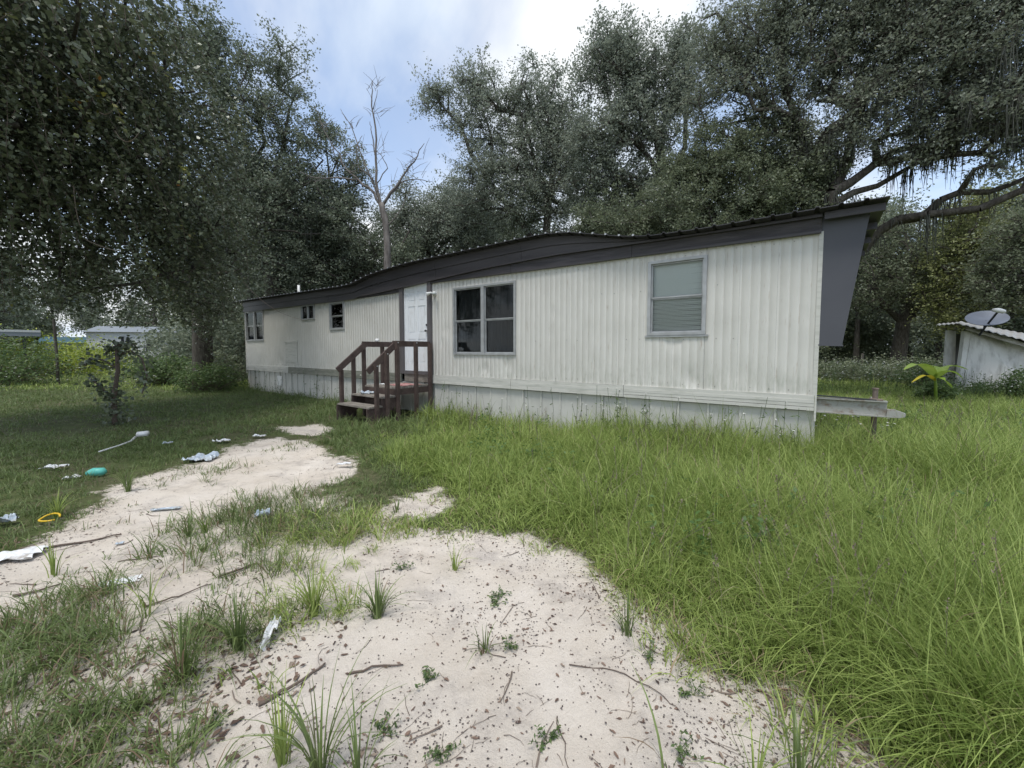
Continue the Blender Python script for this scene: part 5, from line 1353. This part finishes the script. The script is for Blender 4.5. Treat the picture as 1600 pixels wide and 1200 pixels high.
def under_home(X, Y):
    s_ = (X - HA[0]) * HU[0] + (Y - HA[1]) * HU[1]; t_ = (X - HA[0]) * HN[0] + (Y - HA[1]) * HN[1]
    a_ = (s_ > -0.02) & (s_ < HLEN + 0.02) & (t_ < 0.0) & (t_ > -HD - 0.1)
    c_ = (s_ > SR0 - 0.08) & (s_ < SL0 + 0.08) & (t_ < 1.74) & (t_ > -0.1)
    return a_ | c_
def grass(name, label, n_t, ylo, yhi, bl, spread, width, hscale, nseg, m_, seed, side=None, ypow=1.0, sand_only=False, hcap=9):
    r_ = np.random.default_rng(seed)
    Y = ylo + (yhi - ylo) * r_.random(n_t) ** ypow
    X = (r_.random(n_t) * 2 - 1) * (Y * 1.36 + 0.5)
    h, c = field(X, Y)
    sd1 = sand_d(X, Y)
    cov = c * np.clip(sd1 / 0.42 + 0.42, 0, 1) * np.where(sd1 < 0.05, np.clip(fbm(X * 7, Y * 7, 2) * 4 - 0.9, 0, 1), 1)
    in_tuft = np.zeros(n_t, bool)
    for (q_, tg) in zip(TUFTS_IN_SAND, TG):
        w = np.exp(-((X - tg[0]) ** 2 + (Y - tg[1]) ** 2) / (q_[2] ** 2) * 1.4) * q_[3] * np.clip(fbm(X * 6, Y * 6, 2) * 3.4 - 0.45, 0, 1) * 1.3
        cov = np.where((sd1 < 0.1) & (w > cov), w, cov); h = np.where((sd1 < 0.1) & (w > 0.1), q_[4], h); in_tuft |= (sd1 < 0.1) & (w > 0.1)
    tw_ = (X - HA[0]) * HN[0] + (Y - HA[1]) * HN[1]; sw_ = (X - HA[0]) * HU[0] + (Y - HA[1]) * HU[1]
    h = h + np.where((sw_ > -1.5) & (sw_ < 7.2), 0.16, 0.13) * np.exp(-(tw_ / 0.7) ** 2)
    edge = np.clip(0.45 + sd1 / 0.9, 0.45, 1); h = np.where(sd1 > 0, h * edge, np.where(in_tuft, h, np.minimum(h * 0.5, 0.16)))
    cov = cov * np.clip(fbm(X * 1.7 + 30, Y * 1.7, 3) * 2.6 + 0.05 + (h > 0.22) * 0.35, 0.25, 1)
    keep = (r_.random(n_t) < cov) & ~under_home(X, Y)
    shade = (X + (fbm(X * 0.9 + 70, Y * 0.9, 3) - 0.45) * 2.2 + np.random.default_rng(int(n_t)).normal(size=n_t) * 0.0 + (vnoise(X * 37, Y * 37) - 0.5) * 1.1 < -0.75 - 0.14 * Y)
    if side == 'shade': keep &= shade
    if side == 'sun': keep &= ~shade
    X = X[keep]; Y = Y[keep]; h = h[keep]; sd1 = sd1[keep]
    h = h * hscale * (0.7 + 0.7 * fbm(X * 0.9, Y * 0.9, 3)) * 1.05
    nt_ = len(X)
    nb = bl
    bx = np.repeat(X, nb) + r_.normal(size=nt_ * nb) * spread; by = np.repeat(Y, nb) + r_.normal(size=nt_ * nb) * spread
    hh = np.repeat(h * r_.uniform(0.7, 1.25, nt_), nb) * r_.uniform(0.45, 1.3, nt_ * nb)
    # a common bend for each tuft plus the outward lean of each blade
    wind = (fbm(X * 2.6 + 50, Y * 2.6, 3) - 0.42) * 22
    ta = np.repeat(wind + r_.normal(size=nt_) * 1.1, nb); oa = np.arctan2(by - np.repeat(Y, nb), bx - np.repeat(X, nb))
    ang = np.where(r_.random(len(bx)) < 0.45, ta, oa + r_.normal(size=len(bx)) * 0.7)
    ln_ = r_.beta(1.7, 1.5, len(bx)) * 1.12 + 0.12
    N_ = len(bx); dirx = np.cos(ang); diry = np.sin(ang)
    z0 = gz(bx, by) - 0.01
    w = width * r_.uniform(0.6, 1.35, N_)
    wx = -diry; wy = dirx
    tw = r_.normal(size=N_) * 0.8; wx, wy = wx * np.cos(tw) - wy * np.sin(tw), wx * np.sin(tw) + wy * np.cos(tw)
    cols = []
    fs_ = np.linspace(0, 1, nseg + 1)
    for f_ in fs_:
        th = ln_ * 1.5 * f_ ** 1.2
        # integrate roughly: outward grows with lean, height saturates then droops
        out = hh * ln_ * (0.30 * f_ + 0.90 * f_ ** 2.0); up_ = hh * (1.12 * f_ - ln_ ** 1.6 * 0.78 * f_ ** 2.6)
        px = bx + dirx * out; py = by + diry * out; pz = z0 + up_
        ww = w * (1 - f_ ** 1.8) * 0.5 * (0.7 + 0.9 * min(f_ * 2.5, 1) * 0.4)
        if f_ < 1: cols.append(np.stack([px - wx * ww, py - wy * ww, pz], -1)); cols.append(np.stack([px + wx * ww, py + wy * ww, pz], -1))
        else: cols.append(np.stack([px, py, pz], -1))
    V = np.stack(cols, 1); K = V.shape[1]; V = V.reshape(-1, 3)
    base = (np.arange(N_) * K)[:, None]; tris = []
    for i in range(nseg - 1):
        a_ = 2 * i; tris.append(np.concatenate([base + a_, base + a_ + 1, base + a_ + 3], 1)); tris.append(np.concatenate([base + a_, base + a_ + 3, base + a_ + 2], 1))
    tris.append(np.concatenate([base + K - 3, base + K - 2, base + K - 1], 1))
    Tt = np.stack(tris, 1).reshape(-1, 3); per = len(tris)
    tr = np.repeat(np.clip(fbm(X * 0.8 + 9, Y * 0.8, 3) * 1.1 - 0.05, 0, 0.8), nb)
    dryness = np.repeat(np.clip(0.5 - sd1 / 0.7, 0, 0.5), nb)
    rb = np.clip(0.30 * tr + 0.62 * r_.random(N_) ** 1.2 + np.where(r_.random(N_) < 0.04 + 0.5 * dryness, 0.5, 0), 0, 1)
    me = np_mesh(name, V, Tt, M[m_], np.repeat(rb, per))
    return tag(link(name, me), label, 'grass', kind='stuff')
grass('tall_grass', 'tall arching bright green grass of the right-hand yard, nearest stretch', 11500, 1.25, 3.2, 14, 0.035, 0.0064, 1.0, 5, 'grass', 101, 'sun')
grass('tall_grass', 'tall bright green grass in front of the mobile home', 17000, 3.2, 6.6, 12, 0.042, 0.0088, 1.0, 4, 'grass', 102, 'sun')
grass('tall_grass', 'grass of the yard round the stairs and beside the home', 13000, 6.6, 14, 9, 0.08, 0.012, 0.9, 3, 'grass', 103, 'sun')
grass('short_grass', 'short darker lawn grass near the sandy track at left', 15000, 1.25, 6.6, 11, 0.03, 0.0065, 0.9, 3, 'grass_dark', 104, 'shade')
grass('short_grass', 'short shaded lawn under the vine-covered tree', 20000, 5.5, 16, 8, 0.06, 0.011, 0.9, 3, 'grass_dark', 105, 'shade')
grass('far_grass', 'distant grass of the clearing and side yards', 20000, 14, 34, 6, 0.16, 0.026, 1.0, 2, 'grass', 106, 'sun', 1.0)
grass('far_grass', 'distant grass beyond the shaded lawn at far left', 14000, 15, 60, 6, 0.22, 0.035, 1.3, 2, 'grass', 107, 'shade', 1.2)

# straw-coloured seed stalks and broad-leaved weeds through the tall grass
def seed_stalks():
    r_ = np.random.default_rng(150); n_ = 900
    Y = 1.6 + 7.5 * r_.random(n_) ** 1.1; X = r_.uniform(-0.15, 1.33, n_) * Y
    ok = (sand_d(X, Y) > 0.15) & ~under_home(X, Y) & (fbm(X * 1.3, Y * 1.3, 2) > 0.36); X = X[ok]; Y = Y[ok]; n_ = len(X)
    Z = gz(X, Y); h = r_.uniform(0.35, 0.66, n_); le = r_.normal(size=(n_, 2)) * 0.10
    P0 = np.stack([X, Y, Z], -1); P1 = P0 + np.stack([le[:, 0] * 0.3, le[:, 1] * 0.3, h * 0.6], -1); P2 = P0 + np.stack([le[:, 0], le[:, 1], h], -1)
    w = 0.0011 * np.clip(Y / 2.2, 1, 3)
    V1, Q1 = seg_tubes(np.concatenate([P0, P1]), np.concatenate([P1, P2]), np.tile(w, 2), np.tile(w * 0.8, 2), 3)
    heads = np.repeat(P2, 7, 0) - np.stack([np.repeat(le[:, 0], 7) * 0.2, np.repeat(le[:, 1], 7) * 0.2, np.ones(n_ * 7)], -1) * (np.tile(np.arange(7), n_) * 0.011)[:, None]
    V2, Q2 = leaf_quads(heads + r_.normal(size=heads.shape) * 0.005, 0.018, 0.007, r_, up=0, axis=np.tile([0, 0, 2.0], (len(heads), 1)))
    me = np_mesh('seed_stalks', np.concatenate([V1, V2]), np.concatenate([Q1, Q2 + len(V1)]), M['twig'], np.clip(0.6 + 0.4 * r_.random(len(Q1) + len(Q2)), 0, 1))
    tag(link('seed_stalks', me), 'thin straw-coloured seed stalks standing through the tall grass', 'grass', kind='stuff')
    n_ = 420; Y = 2.6 + 6 * r_.random(n_); X = r_.uniform(-0.1, 1.33, n_) * Y
    ok = (sand_d(X, Y) > 0.1) & ~under_home(X, Y) & (fbm(X * 1.1 + 20, Y * 1.1, 2) > 0.42); X = X[ok]; Y = Y[ok]; n_ = len(X)
    C = np.repeat(np.stack([X, Y, gz(X, Y) + 0.20], -1), 26, 0) + r_.normal(size=(n_ * 26, 3)) * [0.06, 0.06, 0.10]
    V, Q = leaf_quads(C, 0.055, 0.026, r_, up=0.6)
    tag(link('broadleaf_weeds', np_mesh('broadleaf_weeds', V, Q, M['fern'], r_.random(len(C)))), 'small broad-leaved weeds mixed through the tall grass', 'weeds', kind='stuff')
seed_stalks()

# individual tufts and weeds standing clear on the sand
TW = [(85, 900, 0.28, 'thin grass tuft beside the white sheet at the left edge', 14), (235, 875, 0.20, 'sparse pale grass tuft alone on the upper sandy track', 10), (295, 840, 0.20, 'dark grass tuft left of the mid-track grass patch', 26), (322, 832, 0.18, 'dark grass tuft touching the mid-track grass patch', 22),
      (318, 865, 0.12, 'small green weed tuft below the two dark tufts', 16), (362, 905 - 90, 0.22, 'wispy seed-headed grass tuft above the mid-track patch', 10), (490, 960, 0.30, 'round spiky grass tuft right of the white wrapper', 70), (590, 965, 0.24, 'fine-bladed grass tuft on the edge of the grey dirt patch', 55),
      (372, 1010, 0.30, 'tall dense grass clump left of the white wrapper', 70), (230, 965, 0.30, 'lone thin-stemmed grass tuft at lower left', 12), (285, 1060, 0.30, 'broad-bladed grass clump at lower left', 40), (757, 1010, 0.14, 'small pale grass tuft in the middle of the sand', 20),
      (710, 885, 0.16, 'small grass tuft at the upper edge of the sand', 16), (620, 860 - 60, 0.12, 'short tuft beside the small bare patch', 18), (500, 1210, 0.42, 'long dark grass blades at the bottom edge left of centre', 34), (440, 1185, 0.30, 'pale grass clump at the bottom edge, left', 34), (560, 1235, 0.34, 'long loose grass blades at the bottom edge', 20),
      (1250, 1225, 0.34, 'long blades rising at the bottom edge right of centre', 26), (1180, 1240, 0.28, 'short blades at the bottom edge right of centre', 16), (1045, 1215, 0.34, 'single thin upright stalks at the bottom edge', 8), (200, 770, 0.30, 'bushy grass tuft at the top left rim of the sand', 50), (90, 810, 0.26, 'grass tuft above the yellow ring', 40), (980, 990, 0.2, 'grass tuft on the right rim of the sand', 26)]
for i_, (px_, py_, L_, lab_, k_) in enumerate(TW):
    r_ = np.random.default_rng(200 + i_); b = gpt(px_, min(py_, 1199)); 
    if py_ > 1199: b = gpt(px_, py_)
    b[2] = gz1(b[0], b[1]); vs = []; fs = []; rr = []
    mb = MB()
    for j in range(k_):
        a_ = r_.uniform(0, 6.28); l_ = L_ * r_.uniform(0.5, 1.15); le = r_.beta(1.4, 2) * 1.1; o0 = np.array([math.cos(a_), math.sin(a_), 0]) * r_.uniform(0, 0.035); d_ = np.array([math.cos(a_), math.sin(a_), 0]); w_ = 0.0034 * r_.uniform(0.7, 1.5)
        sdv = np.array([-d_[1], d_[0], 0]); V_ = []
        for f_ in np.linspace(0, 1, 7):
            p_ = o0 + d_ * l_ * le * (0.25 * f_ + 0.9 * f_ ** 2.2) + np.array([0, 0, l_ * (1.02 * f_ - le * le * 0.7 * f_ ** 3)])
            ww = w_ * (1 - f_ ** 2) + 0.0003; V_ += [p_ - sdv * ww, p_ + sdv * ww]
        mb.add(V_, [(2 * q_, 2 * q_ + 1, 2 * q_ + 3, 2 * q_ + 2) for q_ in range(6)], min(1.0, r_.random() * 0.8 + (0.3 if r_.random() > 0.85 else 0)))
    o = link('grass_tuft', mb.mesh('grass_tuft', M['grass_dark' if i_ % 3 else 'grass'], fix=False)); o.location = b
    tag(o, lab_, 'grass tuft', 'grass tufts standing in the sand')
# low leafy sand weeds
SW = [(690, 905 - 60, 0.0, ''),]
WEEDS = [(775, 938, 'low branching weed high in the middle of the sand'), (800, 1000, 'low leafy weed right of the pale grass tuft'), (780, 1000 - 75, 'scattered small weed near the upper sand edge'), (1082, 1078, 'fern-like green weed at the right side of the sand'), (1155, 1048, 'bright green low weed by the right grass edge'),
         (1015, 1022, 'small weed beside the right-hand leaf litter'), (856, 1147, 'small green weed at the lower middle of the sand'), (690, 1172, 'small green weed near the bottom edge'), (600, 1145, 'bright small leafy weed at lower left of centre'), (665, 1060, 'tiny weed on the grey speckled patch'), (330, 1130, 'tiny three-leaved weed at lower left'), (1060, 1170, 'bluish small weed at the bottom right'), (630, 840 + 50, 'flat weed patch beside twigs at the upper sand')]
for i_, (px_, py_, lab_) in enumerate(WEEDS):
    r_ = np.random.default_rng(300 + i_); b = gpt(px_, py_); b[2] = gz1(b[0], b[1])
    S = []; E = []; C = []; A_ = []
    for j in range(8):
        a_ = r_.uniform(0, 6.28); l_ = r_.uniform(0.03, 0.085); e_ = np.array([math.cos(a_) * l_, math.sin(a_) * l_, r_.uniform(0.01, 0.045)])
        S.append(np.zeros(3)); E.append(e_)
        for q_ in range(9): C.append(e_ * r_.uniform(0.3, 1.05) + r_.normal(size=3) * 0.007 + [0, 0, 0.006]); A_.append(r_.normal(size=3))
    Vs, Qs = seg_tubes(np.array(S), np.array(E), np.full(8, 0.0016), np.full(8, 0.001), 3)
    V, Q = leaf_quads(np.array(C), 0.022, 0.009, r_, up=0.6)
    me = np_mesh('sand_weed', np.concatenate([Vs, V]), np.concatenate([Qs, Q + len(Vs)]), M['shrub'], r_.random(len(Qs) + len(Q)))
    o = link('sand_weed', me); o.location = b
    tag(o, lab_, 'weed', 'low weeds on the sand')

# ------------------------------------------------------------------ litter on the sand
def scatter_sand(n_, r_, ylo=1.25, yhi=7.5, bias=None, margin=0.1):
    Y = ylo + (yhi - ylo) * r_.random(n_ * 6) ** 1.5; X = (r_.random(n_ * 6) * 2 - 1) * (Y * 1.33)
    ok = sand_d(X, Y) < margin
    if bias is not None: ok &= r_.random(len(X)) < bias(X, Y)
    X = X[ok][:n_]; Y = Y[ok][:n_]
    return X, Y
r_ = np.random.default_rng(400)
rim = lambda X, Y: np.clip(0.12 + 1.1 * np.exp(-((sand_d(X, Y) + 0.05) / 0.25) ** 2) + 1.6 * np.clip(fbm(X * 1.6 + 4, Y * 1.6, 3) - 0.48, 0, 1) * 2, 0, 1)
# flakes and seeds
X, Y = scatter_sand(9000, r_, bias=rim); Z = gz(X, Y)
C = np.stack([X, Y, Z + 0.002], -1); V, Q = leaf_quads(C, 0.011, 0.008, r_, up=4)
tag(link('bark_flakes', np_mesh('bark_flakes', V, Q, M['flake'], r_.random(len(C)))), 'fine dark bark flakes and seeds strewn over the pale sand', 'debris', kind='stuff')
# round dark pellets
X, Y = scatter_sand(750, r_, 1.25, 4.0, lambda X, Y: np.clip(fbm(X * 2.2 + 8, Y * 2.2, 3) * 3 - 0.9, 0.03, 1)); Z = gz(X, Y); th = np.arange(6)
P0 = np.stack([X, Y, Z - 0.001], -1); rad_ = r_.uniform(0.0014, 0.0046, len(X)) * r_.uniform(0.6, 1, len(X)); top = P0 + np.stack([0 * X, 0 * X, rad_ * 1.5], -1)
Vp, Qp = seg_tubes(P0, top, rad_, rad_ * 0.45, 6)
tag(link('acorn_bits', np_mesh('acorn_bits', Vp, Qp, M['flake'], r_.random(len(Qp)) * 0.4)), 'tiny dark pellets sprinkled over the foreground sand', 'debris', kind='stuff')
# dry curled leaves
def dry_leaves(n_, r_, X, Y, sz, name, label):
    V_ = []; Q_ = []; rr = []
    for x, y in zip(X, Y):
        z = gz1(x, y); a_ = r_.uniform(0, 6.28); L_ = sz * r_.uniform(0.5, 1.3); W_ = L_ * r_.uniform(0.3, 0.55); cu = r_.uniform(0.1, 0.6); b0 = len(V_)
        ca, sa = math.cos(a_), math.sin(a_); tl = r_.normal() * 0.25
        for i in range(5):
            u = i / 4; w_ = W_ * math.sin(math.pi * (0.08 + 0.86 * u)) / 2 * r_.uniform(0.45, 1.3)
            for v in (-1, 0, 1):
                lx = (u - 0.5) * L_; ly = v * w_; lz = abs(v) * w_ * cu * r_.uniform(0.2, 2.2) + cu * L_ * 0.5 * (u - 0.5) ** 2 + max(0, tl * ly) + 0.003
                V_.append((x + lx * ca - ly * sa, y + lx * sa + ly * ca, z + lz))
        for i in range(4):
            for v in range(2): Q_.append((b0 + i * 3 + v, b0 + i * 3 + v + 1, b0 + i * 3 + v + 4, b0 + i * 3 + v + 3)); 
        rr += [r_.random()] * 8
    tag(link(name, np_mesh(name, np.array(V_), np.array(Q_), M['dry'], rr)), label, 'leaf litter', kind='stuff')
X, Y = scatter_sand(2000, r_, 1.25, 6.5, rim, 0.32)
dry_leaves(0, r_, X, Y, 0.024, 'leaf_litter', 'small curled brown oak leaves along the rim of the sand')
LX = []; LY = []
for (px_, py_, sp_, k_) in ((200, 1060, 0.28, 90), (60, 1150, 0.25, 60), (330, 1070, 0.22, 55), (420, 1040, 0.2, 40), (120, 1130, 0.25, 45), (250, 1160, 0.2, 30), (370, 1110, 0.14, 18), (60, 1060, 0.3, 30), (500, 980, 0.15, 14), (1200, 1060, 0.12, 30), (1330, 1130, 0.14, 40), (1120, 1020, 0.12, 24), (960, 910, 0.2, 34), (1050, 960, 0.15, 26), (1390, 1180, 0.12, 24)):
    q_ = gpt(px_, py_); LX += list(q_[0] + r_.normal(size=k_) * sp_); LY += list(q_[1] + r_.normal(size=k_) * sp_ * 0.6)
dry_leaves(0, r_, LX, LY, 0.040, 'leaf_litter', 'larger reddish-brown dead leaves in drifts at the lower left and right rim')
# twigs
def twigs(n_, X, Y, Lr, rad0, name, label):
    mb = MB()
    for x, y in zip(X, Y):
        a_ = r_.uniform(0, 6.28); L_ = r_.uniform(*Lr); bend = r_.normal() * 0.5; pts = []
        px_, py_ = x, y
        for i in range(5):
            pts.append((px_, py_, gz1(px_, py_) + rad0 + (0.004 if i % 2 else 0))); a_ += bend * 0.35 + r_.normal() * 0.12; px_ += math.cos(a_) * L_ / 4; py_ += math.sin(a_) * L_ / 4
        mb.tube(pts, list(np.linspace(rad0 * r_.uniform(0.6, 1.2), rad0 * 0.4, 5)), 4, r_.random(), cap=False)
    tag(link(name, mb.mesh(name, M['twig'], fix=False)), label, 'twigs', kind='stuff')
X, Y = scatter_sand(300, r_, 1.25, 5.5); twigs(0, X, Y, (0.04, 0.16), 0.0016, 'fine_twigs', 'thin dry grass stems and twigs scattered on the sand')
X, Y = scatter_sand(60, r_, 1.3, 6.0, rim); twigs(0, X, Y, (0.08, 0.22), 0.004, 'broken_twigs', 'short broken dark twigs near the rim of the sand')
# single sticks one can point at
for i_, (pts_, rad0, lab_) in enumerate((
        ([(405, 1105), (440, 1085), (480, 1060), (508, 1040)], 0.009, 'long dark stick below the white wrapper'), ([(185, 880), (240, 874), (300, 866)], 0.004, 'thin straight twig on the upper track'), ([(230, 950), (280, 935), (330, 915)], 0.006, 'pale dry stem crossing the middle of the track'),
        ([(890, 1035), (960, 1045), (1030, 1080), (1062, 1105)], 0.003, 'long thin curved stem across the right of the sand'), ([(545, 1055), (590, 1040), (630, 1035)], 0.006, 'dark twig lying beside the fine grass tuft'), ([(866, 1110), (880, 1150), (893, 1195)], 0.003, 'thin stem running down to the bottom edge'),
        ([(60, 860), (130, 848), (190, 838)], 0.010, 'dark branch piece above the white sheet'), ([(340, 905), (375, 890), (400, 878), (412, 885)], 0.009, 'crooked dark stick below the mid-track grass patch'), ([(20, 935), (55, 930), (95, 918)], 0.009, 'dark stick at the left edge below the white sheet'))):
    mb = MB(); P_ = []
    for (x_, y_) in pts_:
        q_ = gpt(x_, y_); P_.append((q_[0], q_[1], gz1(q_[0], q_[1]) + rad0 * 1.2))
    fine = []
    for i in range(len(P_) - 1):
        for k in range(4): q_ = Vector(P_[i]).lerp(Vector(P_[i + 1]), k / 4); fine.append(q_ + Vector((random.gauss(0, 0.004), random.gauss(0, 0.004), abs(random.gauss(0, 0.003)))))
    fine.append(Vector(P_[-1])); o0 = Vector(P_[0])
    mb.tube([q_ - o0 for q_ in fine], list(np.linspace(rad0, rad0 * 0.5, len(fine))), 6, 0.15)
    o = mb.build('stick', M['twig'], None, True); o.location = o0; tag(o, lab_, 'stick', 'sticks lying on the sand')
# rubbish
def gl(px_, py_, dz_=0.0):
    q_ = gpt(px_, py_); q_[2] = gz1(q_[0], q_[1]) + dz_; return q_
crumple('white_sheet', 'large crumpled white sheet at the left edge of the sand', 'rubbish', gl(22, 873, 0.01), 0.55, 0.26, 0.05, M['paper'], 0.25, 17, 11)
crumple('white_wrapper', 'crumpled white wrapper standing in the grass left of centre', 'rubbish', gl(422, 1000, 0.02), 0.085, 0.17, 0.07, M['paper'], -0.2, 13, 12, 0.35)
crumple('buried_bag', 'half-buried pale plastic bag on the track', 'rubbish', gl(185, 912, 0.0), 0.36, 0.13, 0.015, M['paper'], 0.45, 13, 13)
crumple('paper_scrap', 'white paper scrap above the teal cup', 'rubbish', gl(85, 735, 0.03), 0.34, 0.16, 0.06, M['paper'], 0.3, 11, 14)
crumple('paper_scrap', 'smaller white scrap left of the teal cup', 'rubbish', gl(112, 751, 0.02), 0.22, 0.10, 0.05, M['paper'], 0.4, 11, 15)
crumple('plastic_film', 'bluish crumpled plastic film at the top of the track', 'rubbish', gl(315, 720, 0.02), 0.55, 0.30, 0.12, M['film'], 0.1, 17, 16)
crumple('paper_scrap', 'white scrap at the top of the sandy track', 'rubbish', gl(347, 694, 0.03), 0.30, 0.16, 0.06, M['paper'], 0.2, 11, 17)
crumple('paper_scrap', 'flat white scrap right of the track top', 'rubbish', gl(405, 686, 0.03), 0.32, 0.12, 0.05, M['paper'], 0.0, 11, 18)
crumple('white_plate', 'flat white scrap lying at the grass edge right of the track', 'rubbish', gl(537, 732, 0.04), 0.24, 0.10, 0.03, M['paper'], 0.0, 11, 19)
crumple('plastic_film', 'clear bluish plastic in the mid-track grass patch', 'rubbish', gl(412, 812, 0.06), 0.20, 0.13, 0.08, M['film'], 0.3, 13, 20)
crumple('plastic_film', 'shiny bluish wrapper at the far left above the white sheet', 'rubbish', gl(8, 824, 0.03), 0.22, 0.14, 0.08, M['film'], 0.6, 13, 21)
crumple('paper_scrap', 'torn pale strip lying on the track near the grass tuft', 'rubbish', gl(262, 798, 0.01), 0.34, 0.07, 0.03, M['film'], 0.3, 11, 22)
crumple('paper_scrap', 'small blue-white scrap alone on the track', 'rubbish', gl(187, 852, 0.006), 0.08, 0.04, 0.02, M['film'], 0.5, 9, 23)
crumple('paper_scrap', 'pale scrap in the grass at the top right of the track', 'rubbish', gl(262, 697, 0.03), 0.22, 0.10, 0.05, M['film'], 0.1, 9, 24)
o = MB().tube([(-0.10, -0.02, 0.035), (-0.04, 0, 0.05), (0.05, 0.02, 0.045), (0.08, 0.03, 0.042)], [0.03, 0.05, 0.052, 0.02], 12).build('teal_cup', M['teal'], None, True); o.location = gl(152, 745, 0.015); tag(o, 'small crushed teal plastic cup at the rim of the track', 'cup')
pts = [(math.cos(a_) * 0.075, math.sin(a_) * 0.05, 0.02 + 0.03 * max(0, math.sin(a_))) for a_ in np.linspace(0.4, 5.9, 18)]
o = MB().tube(pts, 0.008, 6).build('yellow_ring', M['yellow'], None, True); o.location = gl(78, 818, 0.02); tag(o, 'open yellow plastic ring lying in the grass at left', 'ring')
base_ = gl(222, 686, 0.02); pp = [gl(x_, y_, 0.05) for x_, y_ in ((155, 712), (185, 702), (205, 694), (212, 688))]
hose = thing('white_pipe', 'thin white pipe with a cylindrical white end lying in the grass', 'pipe', tuple(pp[0]))
MB().tube([Vector(q_) - Vector(pp[0]) for q_ in pp], [0.012, 0.012, 0.014, 0.02], 7).build('tube', M['white'], hose, True)
e0 = Vector(gl(216, 688, 0.09)) - Vector(pp[0]); MB().tube([e0, e0 + Vector((0.15, 0.02, 0.015))], 0.045, 12).build('end_cap', M['white'], hose, True)
